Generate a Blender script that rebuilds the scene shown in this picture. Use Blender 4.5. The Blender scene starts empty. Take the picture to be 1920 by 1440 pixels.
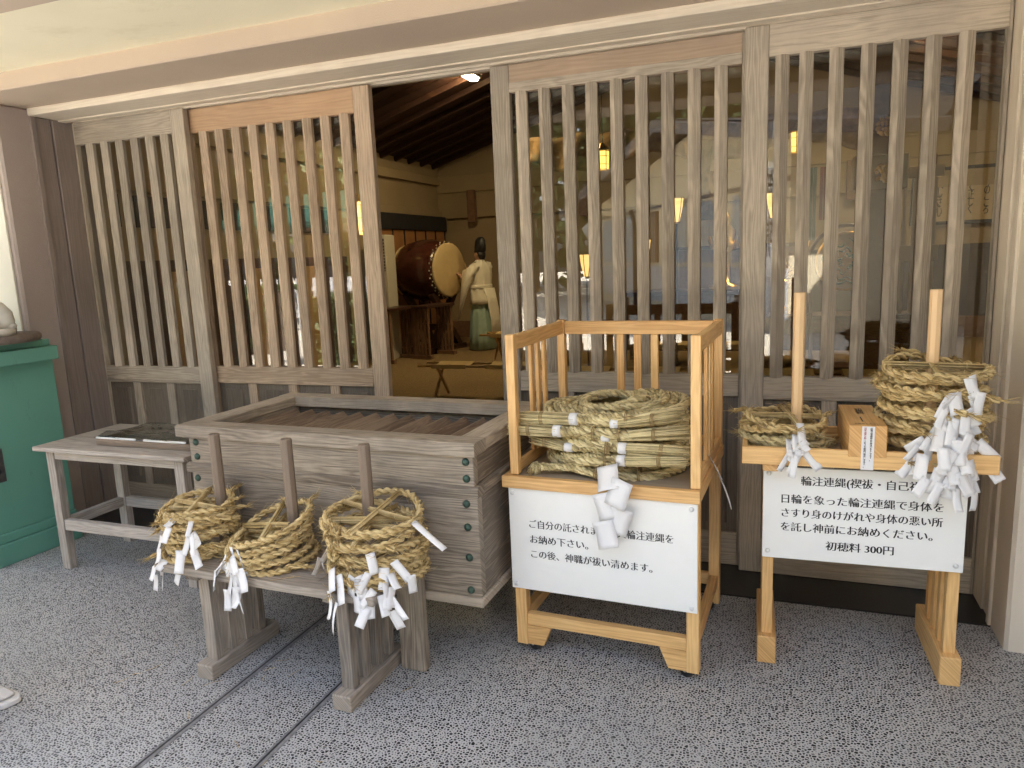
import bpy, math, random
import numpy as np
from mathutils import Vector, Matrix

S = bpy.context.scene
C = S.collection
R = math.radians
rng = np.random.default_rng(7)
random.seed(7)

# ------------------------------------------------------------------ camera
cd = bpy.data.cameras.new('camera')
cam = bpy.data.objects.new('camera', cd)
C.objects.link(cam)
S.camera = cam
yaw, pitch, roll, fpx = -0.362505439, 0.171501146, 0.0416950048, 1366.71
fw = Vector((math.sin(yaw) * math.cos(pitch), math.cos(yaw) * math.cos(pitch), -math.sin(pitch)))
rt = Vector((math.cos(yaw), -math.sin(yaw), 0))
dn = fw.cross(rt)
r2 = math.cos(roll) * rt + math.sin(roll) * dn
d2 = -math.sin(roll) * rt + math.cos(roll) * dn
M = Matrix((r2, -d2, -fw)).transposed().to_4x4()
M.translation = Vector((0, 0, 1.5))
cam.matrix_world = M
cd.sensor_width = 36
cd.lens = fpx / 1920 * 36
cd.clip_start = 0.05
cd.clip_end = 600

# ------------------------------------------------------------------ sky, sun, exposure
SUN_EL, SUN_AZ = R(50), R(22)                # high sun from the right, a little behind the hall
sv = Vector((math.cos(SUN_AZ) * math.cos(SUN_EL), math.sin(SUN_AZ) * math.cos(SUN_EL), math.sin(SUN_EL)))
W = bpy.data.worlds.new('World')
S.world = W
W.use_nodes = True
wn = W.node_tree.nodes
sky = wn.new('ShaderNodeTexSky')
sky.sky_type = 'NISHITA'
sky.sun_disc = False
sky.sun_elevation = SUN_EL
sky.sun_rotation = math.atan2(sv.x, sv.y)
sky.air_density = 1.0
sky.dust_density = 4.0
sky.ozone_density = 0.4
hs = wn.new('ShaderNodeHueSaturation')
hs.inputs['Saturation'].default_value = 0.62
W.node_tree.links.new(sky.outputs[0], hs.inputs['Color'])
W.node_tree.links.new(hs.outputs[0], wn['Background'].inputs[0])
wn['Background'].inputs[1].default_value = 0.13
ld = bpy.data.lights.new('sun', 'SUN')
ld.energy = 4.6
ld.angle = R(0.53)
ld.color = (1.0, 0.93, 0.82)
lo = bpy.data.objects.new('sun', ld)
C.objects.link(lo)
lo.rotation_euler = sv.to_track_quat('Z', 'Y').to_euler()
S.view_settings.view_transform = 'Standard'
S.view_settings.look = 'None'
S.view_settings.gamma = 1
S.view_settings.exposure = 2.88
S.cycles.max_bounces = 10
S.cycles.diffuse_bounces = 6
S.cycles.glossy_bounces = 5
S.cycles.transparent_max_bounces = 24
S.cycles.use_denoising = True
S.cycles.sample_clamp_indirect = 6

# ------------------------------------------------------------------ material helpers
class NT:
    def __init__(s, name):
        s.m = bpy.data.materials.new(name)
        s.m.use_nodes = True
        s.n = s.m.node_tree.nodes
        s.l = s.m.node_tree.links
        s.b = s.n['Principled BSDF']
        s.out = s.n['Material Output']

    def new(s, t, **kw):
        n = s.n.new(t)
        for k, v in kw.items():
            setattr(n, k, v)
        return n

    def put(s, sock, v):
        if isinstance(v, bpy.types.NodeSocket):
            s.l.new(v, sock)
        elif v is not None:
            if hasattr(sock.default_value, '__len__') and not hasattr(v, '__len__'):
                v = (v,) * len(sock.default_value)
            if hasattr(sock.default_value, '__len__') and len(v) == 3 and len(sock.default_value) == 4:
                v = tuple(v) + (1,)
            sock.default_value = v

    def math(s, op, a, b=None, c=None):
        n = s.new('ShaderNodeMath', operation=op)
        s.put(n.inputs[0], a)
        s.put(n.inputs[1], b)
        s.put(n.inputs[2], c)
        return n.outputs[0]

    def noise(s, vec, scale, detail=4, rough=0.55, dim='3D', out=0, dist=0.0):
        n = s.new('ShaderNodeTexNoise', noise_dimensions=dim)
        if vec is not None:
            s.l.new(vec, n.inputs['Vector'])
        s.put(n.inputs['Scale'], scale)
        s.put(n.inputs['Detail'], detail)
        s.put(n.inputs['Roughness'], rough)
        s.put(n.inputs['Distortion'], dist)
        return n.outputs[out]

    def mapv(s, vec, scale=(1, 1, 1), loc=(0, 0, 0), rot=(0, 0, 0)):
        n = s.new('ShaderNodeMapping')
        s.l.new(vec, n.inputs[0])
        n.inputs['Scale'].default_value = scale
        n.inputs['Location'].default_value = loc
        n.inputs['Rotation'].default_value = rot
        return n.outputs[0]

    def ramp(s, f, stops):
        n = s.new('ShaderNodeValToRGB')
        s.put(n.inputs[0], f)
        e = n.color_ramp.elements
        while len(e) < len(stops):
            e.new(0.5)
        for i, (p, c) in enumerate(stops):
            e[i].position = p
            e[i].color = (c, c, c, 1) if not hasattr(c, '__len__') else tuple(c) + (1,)
        return n.outputs[0]

    def mix(s, f, a, b, mode='MIX'):
        n = s.new('ShaderNodeMix', data_type='RGBA', blend_type=mode)
        s.put(n.inputs[0], f)
        s.put(n.inputs[6], a)
        s.put(n.inputs[7], b)
        return n.outputs[2]

    def bump(s, h, strength=0.3, dist=0.01):
        n = s.new('ShaderNodeBump')
        s.put(n.inputs['Strength'], strength)
        s.put(n.inputs['Distance'], dist)
        s.l.new(h, n.inputs['Height'])
        s.l.new(n.outputs[0], s.b.inputs['Normal'])

    def set(s, col=None, rough=None, **kw):
        if col is not None:
            s.put(s.b.inputs['Base Color'], col)
        if rough is not None:
            s.put(s.b.inputs['Roughness'], rough)
        for k, v in kw.items():
            s.put(s.b.inputs[k.replace('_', ' ')], v)
        return s.m

    def uv(s):
        return s.new('ShaderNodeTexCoord').outputs['UV']

    def obj(s):
        return s.new('ShaderNodeTexCoord').outputs['Object']

    def pos(s):
        return s.new('ShaderNodeNewGeometry').outputs['Position']


def wood(name, dark, light, line, rough=0.6, weather=0.0, wcol=(0.2, 0.19, 0.18), spread=0.25, gscale=1.0, bump=0.15, knots=0.0):
    """grain runs along U of the UV map; the tens of U pick the board"""
    t = NT(name)
    uv = t.uv()
    sp = t.new('ShaderNodeSeparateXYZ')
    t.l.new(uv, sp.inputs[0])
    ident = t.math('FLOOR', t.math('DIVIDE', sp.outputs[0], 10.0))
    wnz = t.new('ShaderNodeTexWhiteNoise', noise_dimensions='1D')
    t.l.new(ident, wnz.inputs['W'])
    cmb = t.new('ShaderNodeCombineXYZ')
    t.l.new(sp.outputs[0], cmb.inputs[0])
    t.l.new(sp.outputs[1], cmb.inputs[1])
    t.l.new(t.math('MULTIPLY', ident, 3.17), cmb.inputs[2])
    v = cmb.outputs[0]
    big = t.noise(t.mapv(v, (0.9, 7.0, 1)), 1.6 * gscale, 3, 0.5)
    rings = t.math('SINE', t.math('MULTIPLY', t.math('ADD', t.math('MULTIPLY', sp.outputs[1], 14.0 * gscale), t.math('MULTIPLY', big, 2.6)), 26.0))
    rings = t.math('MULTIPLY_ADD', rings, 0.5, 0.5)
    fine = t.noise(t.mapv(v, (3.0, 130.0, 1)), 1.5 * gscale, 5, 0.7)
    blot = t.noise(v, 5.0, 4, 0.6)
    f = t.math('ADD', t.math('MULTIPLY', fine, 0.62), t.math('ADD', t.math('MULTIPLY', rings, 0.16), t.math('MULTIPLY', blot, 0.32)))
    f = t.math('MULTIPLY_ADD', t.math('SUBTRACT', wnz.outputs[0], 0.5), spread, f)
    c = t.ramp(f, [(0.36, dark), (0.54, tuple((a + b) / 2 for a, b in zip(dark, light))), (0.74, light)])
    ln = t.ramp(fine, [(0.30, 1.0), (0.44, 0.0)])
    c = t.mix(t.math('MULTIPLY', ln, 0.42), c, line)
    if knots:
        vo = t.new('ShaderNodeTexVoronoi', feature='F1', voronoi_dimensions='3D')
        t.l.new(t.mapv(v, (1.0, 2.4, 1)), vo.inputs['Vector'])
        t.put(vo.inputs['Scale'], 3.2)
        k = t.ramp(vo.outputs['Distance'], [(0.03, 1.0), (0.13, 0.0)])
        c = t.mix(t.math('MULTIPLY', k, knots), c, tuple(x * 0.45 for x in dark))
    if weather:
        wv = t.noise(t.pos(), 2.3, 5, 0.65)
        wv = t.ramp(wv, [(0.42, 0.0), (0.66, 1.0)])
        c = t.mix(t.math('MULTIPLY', wv, weather), c, wcol)
    t.bump(fine, bump, 0.004)
    return t.set(c, rough)


M_ = {}
M_['door_wood'] = wood('weathered_door_wood', (0.265, 0.225, 0.18), (0.56, 0.485, 0.39), (0.21, 0.175, 0.14), 0.62, 0.5, (0.31, 0.27, 0.23), 0.32, bump=0.12)
M_['door_wood_warm'] = wood('warm_weathered_door_wood', (0.31, 0.225, 0.155), (0.66, 0.51, 0.37), (0.22, 0.155, 0.105), 0.6, 0.4, (0.34, 0.27, 0.215), 0.3, bump=0.12)
M_['door_rail_wood'] = wood('bounce_warmed_sheltered_wood', (0.40, 0.25, 0.15), (0.54, 0.36, 0.22), (0.34, 0.21, 0.12), 0.55, 0.25, (0.34, 0.25, 0.18), 0.1, 0.6, bump=0.05)  # fresher sheltered wood; the orange also carries warm ground bounce in the colour
M_['door_rail_tan'] = wood('tan_sheltered_wood', (0.33, 0.235, 0.165), (0.47, 0.35, 0.255), (0.27, 0.19, 0.13), 0.55, 0.4, (0.30, 0.24, 0.19), 0.1, 0.6, bump=0.05)
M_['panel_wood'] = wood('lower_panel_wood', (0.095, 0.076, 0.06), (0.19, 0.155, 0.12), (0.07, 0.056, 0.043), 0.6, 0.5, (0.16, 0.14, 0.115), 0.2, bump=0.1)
M_['jamb_wood'] = wood('jamb_wood', (0.40, 0.34, 0.27), (0.55, 0.48, 0.39), (0.34, 0.28, 0.22), 0.6, 0.4, (0.36, 0.32, 0.29), 0.1, 0.6)
M_['box_wood'] = wood('weathered_box_wood', (0.14, 0.11, 0.082), (0.47, 0.40, 0.315), (0.085, 0.064, 0.046), 0.65, 0.65, (0.20, 0.17, 0.138), 0.36, 1.0, 0.25, 0.8)
M_['bench_wood'] = wood('grey_bench_wood', (0.145, 0.115, 0.09), (0.43, 0.365, 0.295), (0.085, 0.068, 0.053), 0.66, 0.5, (0.23, 0.22, 0.21), 0.28, 1.0, 0.2, 0.2)
M_['table_wood'] = wood('pale_grey_table_wood', (0.25, 0.215, 0.185), (0.54, 0.485, 0.43), (0.17, 0.145, 0.12), 0.66, 0.4, (0.34, 0.31, 0.28), 0.2, 1.0, 0.15, 0.2)
M_['peg_wood'] = wood('brown_peg_wood', (0.12, 0.085, 0.062), (0.26, 0.20, 0.15), (0.08, 0.06, 0.045), 0.55, 0.2, (0.14, 0.11, 0.09), 0.15, 1.4)
M_['louvre_wood'] = wood('brown_louvre_wood', (0.16, 0.11, 0.075), (0.34, 0.25, 0.175), (0.11, 0.075, 0.05), 0.6, 0.3, (0.2, 0.15, 0.11), 0.3, 1.2)
M_['hinoki'] = wood('fresh_cypress_wood', (0.61, 0.335, 0.12), (0.84, 0.545, 0.235), (0.48, 0.25, 0.085), 0.45, 0.0, spread=0.3, gscale=0.9, bump=0.06, knots=0.35)
M_['pale_peg'] = wood('pale_cypress_peg', (0.72, 0.47, 0.24), (0.84, 0.60, 0.34), (0.64, 0.40, 0.2), 0.45, 0.0, spread=0.1, gscale=0.7, bump=0.03)
M_['shelf_wood'] = wood('cart_shelf_board', (0.34, 0.27, 0.19), (0.44, 0.36, 0.27), (0.3, 0.23, 0.16), 0.5, 0.3, (0.36, 0.30, 0.24), 0.1, 0.6, 0.04)
M_['dark_wood'] = wood('dark_brown_lacquer_wood', (0.05, 0.022, 0.012), (0.09, 0.042, 0.024), (0.035, 0.016, 0.01), 0.35, 0.0, spread=0.3, bump=0.05)
M_['ceil_wood'] = wood('dark_ceiling_boards', (0.030, 0.011, 0.006), (0.050, 0.019, 0.010), (0.02, 0.008, 0.005), 0.6, 0.0, spread=0.15, bump=0.05)
M_['stool_wood'] = wood('honey_stool_wood', (0.42, 0.26, 0.10), (0.58, 0.38, 0.17), (0.34, 0.2, 0.08), 0.45, 0.0, spread=0.15, bump=0.03)


def stucco(name, col, col2, bs=0.35, stain=0.0, scol=(0.4, 0.42, 0.25), scale=170):
    t = NT(name)
    p = t.pos()
    n1 = t.noise(p, 1.7, 5, 0.6)
    n2 = t.noise(p, scale, 3, 0.6)
    c = t.mix(t.ramp(n1, [(0.35, 0.0), (0.7, 1.0)]), col, col2)
    if stain:
        n3 = t.noise(t.mapv(p, (1.0, 1.6, 1.6)), 2.1, 6, 0.7)
        c = t.mix(t.math('MULTIPLY', t.ramp(n3, [(0.56, 0.0), (0.72, 1.0)]), stain), c, scol)
    t.bump(n2, bs, 0.004)
    return t.set(c, 0.85)


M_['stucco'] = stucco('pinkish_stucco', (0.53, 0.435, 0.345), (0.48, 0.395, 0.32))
M_['stucco_mauve_shade'] = stucco('shaded_mauve_stucco', (0.46, 0.395, 0.37), (0.41, 0.35, 0.33))  # left pillar: darker tone holds the shade on its right-facing side
M_['jamb_mauve_shade'] = wood('shaded_mauve_jamb_wood', (0.26, 0.215, 0.20), (0.35, 0.295, 0.275), (0.22, 0.18, 0.165), 0.6, 0.3, (0.25, 0.21, 0.20), 0.1, 0.6)  # left jamb: shade put into the wood colour
M_['stucco_lit'] = stucco('lit_cream_stucco', (0.76, 0.69, 0.58), (0.70, 0.63, 0.53))  # right pillar: paler copy, holds the light it catches
M_['jamb_pale_lit'] = wood('pale_lit_jamb_wood', (0.60, 0.52, 0.42), (0.76, 0.69, 0.58), (0.5, 0.42, 0.33), 0.6, 0.3, (0.6, 0.54, 0.46), 0.1, 0.6)  # door head and right jamb; jamb's caught light put into the pale tone
M_['stucco_pale'] = stucco('pale_ceiling_stucco', (0.90, 0.85, 0.66), (0.86, 0.81, 0.62), 0.3, 0.25, (0.50, 0.47, 0.27))
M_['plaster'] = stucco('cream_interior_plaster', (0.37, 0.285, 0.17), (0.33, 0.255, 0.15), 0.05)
M_['cream_wall'] = stucco('cream_exterior_wall', (0.86, 0.76, 0.56), (0.80, 0.70, 0.52), 0.1)
M_['white_plaster'] = stucco('white_exterior_plaster', (0.78, 0.76, 0.68), (0.72, 0.70, 0.62), 0.1)


def plain(name, col, rough=0.5, metal=0.0, var=0.12, scale=12.0, **kw):
    t = NT(name)
    n = t.noise(t.pos(), scale, 4, 0.6)
    c = t.mix(t.ramp(n, [(0.3, 0.0), (0.7, 1.0)]), tuple(x * (1 - var) for x in col), tuple(min(1, x * (1 + var)) for x in col))
    return t.set(c, rough, Metallic=metal, **kw)


t = NT('green_painted_board')
n1 = t.noise(t.pos(), 2.5, 4, 0.6)
n2 = t.noise(t.mapv(t.pos(), (1, 1, 0.35)), 18, 6, 0.7)
c = t.mix(n1, (0.11, 0.30, 0.235), (0.145, 0.37, 0.295))
c = t.mix(t.math('MULTIPLY', t.ramp(n2, [(0.60, 0.0), (0.72, 1.0)]), 0.5), c, (0.10, 0.20, 0.16))
c = t.mix(t.ramp(n2, [(0.76, 0.0), (0.78, 1.0)]), c, (0.20, 0.19, 0.16))
t.bump(n2, 0.08, 0.004)
M_['green_paint'] = t.set(c, 0.48)
M_['stone'] = plain('white_carved_stone', (0.60, 0.58, 0.53), 0.6, var=0.15, scale=9)
M_['brown_pad'] = plain('brown_stone_plinth', (0.15, 0.12, 0.10), 0.7, var=0.25, scale=25)
M_['metal_plate'] = plain('dull_grey_metal', (0.13, 0.125, 0.13), 0.45, 0.7, var=0.3, scale=30)
M_['stud'] = plain('verdigris_bronze_stud', (0.045, 0.085, 0.065), 0.45, 0.35, var=0.3, scale=60)
M_['board_white'] = plain('white_sign_board', (0.88, 0.885, 0.87), 0.35, var=0.01, scale=20)
M_['cap_white'] = plain('white_screw_cap', (0.72, 0.73, 0.73), 0.3, var=0.02)
M_['ink'] = plain('black_sign_ink', (0.012, 0.012, 0.014), 0.5, var=0.0)
M_['red_ink'] = plain('red_sign_ink', (0.45, 0.03, 0.05), 0.5, var=0.0)
M_['brand_ink'] = plain('burnt_in_lettering', (0.06, 0.035, 0.02), 0.6, var=0.1)
M_['rubber'] = plain('black_caster_rubber', (0.03, 0.03, 0.032), 0.5, var=0.1)
M_['steel'] = plain('caster_steel', (0.5, 0.5, 0.5), 0.3, 1.0, var=0.1)
M_['black_stone'] = plain('dark_threshold_granite', (0.018, 0.018, 0.02), 0.28, var=0.35, scale=160)
M_['groove'] = plain('dark_drain_slot', (0.03, 0.03, 0.032), 0.6, var=0.4, scale=40)
M_['groove_lip'] = plain('grey_drain_edge', (0.20, 0.20, 0.205), 0.5, var=0.3, scale=40)
M_['robe'] = plain('white_priest_robe', (0.82, 0.77, 0.64), 0.8, var=0.05)
M_['hakama'] = plain('pale_green_hakama', (0.34, 0.46, 0.38), 0.75, var=0.08)
M_['hat'] = plain('black_lacquered_hat', (0.01, 0.01, 0.012), 0.45, var=0.1)
M_['hair'] = plain('black_hair', (0.012, 0.01, 0.01), 0.5, var=0.2, scale=80)
M_['skin'] = plain('skin', (0.48, 0.29, 0.20), 0.55, var=0.06, scale=20)
M_['drum_skin'] = plain('tan_drum_hide', (0.62, 0.47, 0.24), 0.6, var=0.08, scale=6)
M_['drum_body'] = plain('dark_red_lacquer', (0.065, 0.02, 0.012), 0.22, var=0.2, scale=8)
M_['white_dot'] = plain('white_drum_tack', (0.6, 0.55, 0.42), 0.4, var=0.05)
M_['appliance'] = plain('cream_appliance_casing', (0.62, 0.58, 0.47), 0.4, var=0.02)
M_['dark_grille'] = plain('dark_grille', (0.05, 0.045, 0.04), 0.5, var=0.1)
M_['orange_panel'] = plain('orange_brown_screen', (0.36, 0.17, 0.06), 0.6, var=0.15, scale=5)
M_['black_band'] = plain('black_cloth_band', (0.02, 0.02, 0.024), 0.7, var=0.2)
M_['cloth_tan'] = plain('tan_stool_cloth', (0.62, 0.45, 0.2), 0.85, var=0.06)
M_['gold'] = plain('gilt_metal', (0.75, 0.48, 0.14), 0.28, 0.9, var=0.25, scale=60)
M_['banner_green'] = plain('deep_green_banner', (0.02, 0.12, 0.07), 0.7, var=0.15)
M_['banner_red'] = plain('deep_red_banner', (0.25, 0.03, 0.03), 0.7, var=0.15)
M_['curtain'] = plain('brown_gold_curtain', (0.30, 0.18, 0.07), 0.8, var=0.3, scale=9)
M_['brocade'] = plain('dark_brown_brocade', (0.10, 0.045, 0.03), 0.7, var=0.5, scale=30)
M_['scroll'] = plain('aged_scroll_paper', (0.50, 0.40, 0.26), 0.8, var=0.05)
M_['wainscot'] = plain('dark_wainscot', (0.055, 0.045, 0.045), 0.6, var=0.1)
M_['canvas'] = plain('off_white_canvas_shoe', (0.62, 0.60, 0.57), 0.8, var=0.05, scale=60)
M_['sole'] = plain('white_rubber_sole', (0.66, 0.65, 0.63), 0.5, var=0.04, scale=40)
M_['navy'] = plain('navy_trouser_cloth', (0.03, 0.035, 0.055), 0.8, var=0.1)
M_['shirt'] = plain('light_beige_shirt', (0.55, 0.48, 0.40), 0.8, var=0.05)
M_['tile'] = plain('grey_roof_tile', (0.032, 0.031, 0.03), 0.75, var=0.25, scale=14, Specular_IOR_Level=0.15)
M_['eave_grey'] = plain('grey_painted_fascia', (0.22, 0.21, 0.21), 0.5, var=0.08)
M_['shutter'] = plain('blue_grey_shutter', (0.46, 0.52, 0.56), 0.5, var=0.08, scale=5)
M_['siding'] = plain('pale_corrugated_siding', (0.60, 0.62, 0.64), 0.5, var=0.05)
M_['brown_post'] = plain('brown_timber', (0.20, 0.11, 0.06), 0.6, var=0.2)
M_['bark'] = plain('grey_brown_bark', (0.10, 0.075, 0.055), 0.9, var=0.3, scale=20)
M_['roof_green'] = plain('green_copper_roof', (0.04, 0.11, 0.08), 0.5, var=0.15)
M_['white_rail'] = plain('white_fence_paint', (0.72, 0.73, 0.75), 0.5, var=0.03)

t = NT('white_paper_streamer')
c = t.mix(t.noise(t.obj(), 14, 3), (0.88, 0.88, 0.90), (0.93, 0.93, 0.94))
tr = t.new('ShaderNodeBsdfTranslucent')
t.put(tr.inputs[0], (0.92, 0.92, 0.93, 1))
mx = t.new('ShaderNodeMixShader')
t.put(mx.inputs[0], 0.18)
t.set(c, 0.7)
t.l.new(t.b.outputs[0], mx.inputs[1])
t.l.new(tr.outputs[0], mx.inputs[2])
t.l.new(mx.outputs[0], t.out.inputs[0])
M_['paper'] = t.m


def straw(name, a, b, c3):
    t = NT(name)
    uv = t.uv()
    n = t.noise(t.mapv(uv, (9.0, 1.0, 1)), 7.0, 4, 0.65)
    n2 = t.noise(t.obj(), 23.0, 3, 0.6)
    n3 = t.noise(t.mapv(uv, (1.2, 0.02, 1)), 5.0, 2, 0.5)
    isl = t.new('ShaderNodeNewGeometry').outputs['Random Per Island']
    f = t.math('ADD', t.math('MULTIPLY', n, 0.45), t.math('ADD', t.math('MULTIPLY', n2, 0.32), t.math('MULTIPLY', n3, 0.15)))
    f = t.math('ADD', f, t.math('MULTIPLY', t.math('SUBTRACT', isl, 0.45), 0.30))
    col = t.ramp(f, [(0.28, a), (0.47, b), (0.68, c3)])
    t.bump(n, 0.5, 0.003)
    return t.set(col, 0.6)


M_['straw'] = straw('golden_straw', (0.20, 0.125, 0.045), (0.60, 0.435, 0.185), (0.86, 0.71, 0.40))
M_['straw_green'] = straw('pale_greenish_straw', (0.23, 0.175, 0.08), (0.62, 0.515, 0.265), (0.86, 0.75, 0.45))
M_['straw_brown'] = straw('brown_straw_binding', (0.16, 0.10, 0.04), (0.32, 0.22, 0.09), (0.42, 0.31, 0.15))


def emitter(name, col, strength, base=(0.8, 0.7, 0.4)):
    t = NT(name)
    t.set(base, 0.5, Emission_Color=tuple(col) + (1,), Emission_Strength=strength)
    return t.m


M_['lamp_glow'] = emitter('glowing_lantern_paper', (1.0, 0.70, 0.14), 0.30)
M_['cone_glow'] = emitter('glowing_cone_shade', (1.0, 0.58, 0.18), 0.22)
M_['tube_glow'] = emitter('fluorescent_tube', (1.0, 0.76, 0.40), 30.0)
M_['wall_glow'] = emitter('glowing_amber_glass', (1.0, 0.62, 0.18), 0.5)

# glass: thin pane, clear with a mirror-like sheen of the sunny court
t = NT('window_glass')
lw = t.new('ShaderNodeLayerWeight')
lw.inputs[0].default_value = 0.5
f5 = t.math('POWER', lw.outputs['Facing'], 5.0)
fac = t.math('MULTIPLY_ADD', f5, 0.93, 0.07)
trn = t.new('ShaderNodeBsdfTransparent')
trn.inputs[0].default_value = (0.96, 0.97, 0.96, 1)
gl = t.new('ShaderNodeBsdfGlossy')
gl.inputs['Roughness'].default_value = 0.0
gl.inputs['Color'].default_value = (1, 1, 1, 1)
wv = t.noise(t.mapv(t.pos(), (1, 1, 0.6)), 1.6, 2, 0.4)
bp = t.new('ShaderNodeBump')
bp.inputs['Strength'].default_value = 0.003
bp.inputs['Distance'].default_value = 0.02
t.l.new(wv, bp.inputs['Height'])
t.l.new(bp.outputs[0], gl.inputs['Normal'])
mx = t.new('ShaderNodeMixShader')
t.l.new(fac, mx.inputs[0])
t.l.new(trn.outputs[0], mx.inputs[1])
t.l.new(gl.outputs[0], mx.inputs[2])
t.l.new(mx.outputs[0], t.out.inputs[0])
M_['glass'] = t.m
M_['clear'] = None
t = NT('clear_plastic_film')
lw = t.new('ShaderNodeLayerWeight')
lw.inputs[0].default_value = 0.5
fac = t.math('MULTIPLY_ADD', t.math('POWER', lw.outputs['Facing'], 4.0), 0.75, 0.10)
trn = t.new('ShaderNodeBsdfTransparent')
trn.inputs[0].default_value = (0.80, 0.84, 0.84, 1)
gl = t.new('ShaderNodeBsdfGlossy')
gl.inputs['Roughness'].default_value = 0.08
nb = t.noise(t.pos(), 9, 3)
bp = t.new('ShaderNodeBump')
bp.inputs['Strength'].default_value = 0.3
bp.inputs['Distance'].default_value = 0.02
t.l.new(nb, bp.inputs['Height'])
t.l.new(bp.outputs[0], gl.inputs['Normal'])
mx = t.new('ShaderNodeMixShader')
t.l.new(fac, mx.inputs[0])
t.l.new(trn.outputs[0], mx.inputs[1])
t.l.new(gl.outputs[0], mx.inputs[2])
t.l.new(mx.outputs[0], t.out.inputs[0])
M_['clear'] = t.m

# exposed-aggregate paving: dark pebbles washed out of pale mortar
t = NT('exposed_aggregate_paving')
p = t.mapv(t.pos(), (92, 92, 92))
wob = t.noise(p, 0.9, 2, out=1)
pv = t.new('ShaderNodeVectorMath', operation='MULTIPLY_ADD')
t.l.new(wob, pv.inputs[0])
pv.inputs[1].default_value = (0.55, 0.55, 0)
t.l.new(p, pv.inputs[2])
vo = t.new('ShaderNodeTexVoronoi', feature='F1', voronoi_dimensions='2D')
t.l.new(pv.outputs[0], vo.inputs['Vector'])
t.put(vo.inputs['Scale'], 1.0)
ve = t.new('ShaderNodeTexVoronoi', feature='DISTANCE_TO_EDGE', voronoi_dimensions='2D')
t.l.new(pv.outputs[0], ve.inputs['Vector'])
t.put(ve.inputs['Scale'], 1.0)
sc = t.new('ShaderNodeSeparateColor')
t.l.new(vo.outputs['Color'], sc.inputs[0])
thr = t.math('MULTIPLY_ADD', sc.outputs[0], 0.19, 0.075)
peb = t.math('SMOOTH_MIN', t.math('MULTIPLY', t.math('SUBTRACT', ve.outputs['Distance'], thr), 11.0), 1.0, 0.2)
peb = t.math('MAXIMUM', peb, 0.0)
pc = t.ramp(sc.outputs[1], [(0.0, (0.008, 0.009, 0.011)), (0.55, (0.022, 0.023, 0.026)), (0.85, (0.07, 0.072, 0.08)), (0.97, (0.20, 0.19, 0.18))])
big = t.noise(t.pos(), 1.1, 5, 0.6)
mort = t.mix(t.ramp(big, [(0.3, 0.0), (0.7, 1.0)]), (0.33, 0.33, 0.325), (0.53, 0.525, 0.51))
mort = t.mix(t.noise(t.pos(), 330, 2), mort, (0.42, 0.42, 0.42))
col = t.mix(peb, mort, pc)
dirt = t.ramp(t.noise(t.pos(), 3.3, 6, 0.7), [(0.62, 0.0), (0.78, 1.0)])
col = t.mix(t.math('MULTIPLY', dirt, 0.3), col, (0.10, 0.10, 0.10))
t.bump(peb, 0.35, 0.004)
M_['aggregate'] = t.set(col, t.math('MULTIPLY_ADD', peb, -0.25, 0.7))

# sunlit pale gravel court
t = NT('pale_gravel_court')
n1 = t.noise(t.pos(), 60, 4, 0.7)
n2 = t.noise(t.pos(), 0.6, 4, 0.6)
col = t.mix(t.ramp(n1, [(0.3, 0.0), (0.7, 1.0)]), (0.52, 0.48, 0.40), (0.70, 0.65, 0.56))
col = t.mix(t.math('MULTIPLY', n2, 0.3), col, (0.36, 0.34, 0.30))
t.bump(n1, 0.4, 0.01)
M_['gravel'] = t.set(col, 0.9)

# tan interior carpet
t = NT('tan_woven_carpet')
n1 = t.noise(t.pos(), 55, 4, 0.7)
wvx = t.noise(t.mapv(t.pos(), (14, 90, 1)), 1, 2)
col = t.mix(t.ramp(n1, [(0.32, 0.0), (0.68, 1.0)]), (0.15, 0.095, 0.04), (0.33, 0.225, 0.10))
col = t.mix(t.math('MULTIPLY', wvx, 0.3), col, (0.12, 0.08, 0.035))
t.bump(n1, 0.4, 0.006)
M_['carpet'] = t.set(col, 0.95)

t = NT('leaf_green')
oi = t.new('ShaderNodeNewGeometry')
col = t.ramp(oi.outputs['Random Per Island'], [(0.0, (0.03, 0.055, 0.02)), (0.6, (0.07, 0.11, 0.035)), (1.0, (0.13, 0.17, 0.06))])
M_['leaf'] = t.set(col, 0.6)


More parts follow.
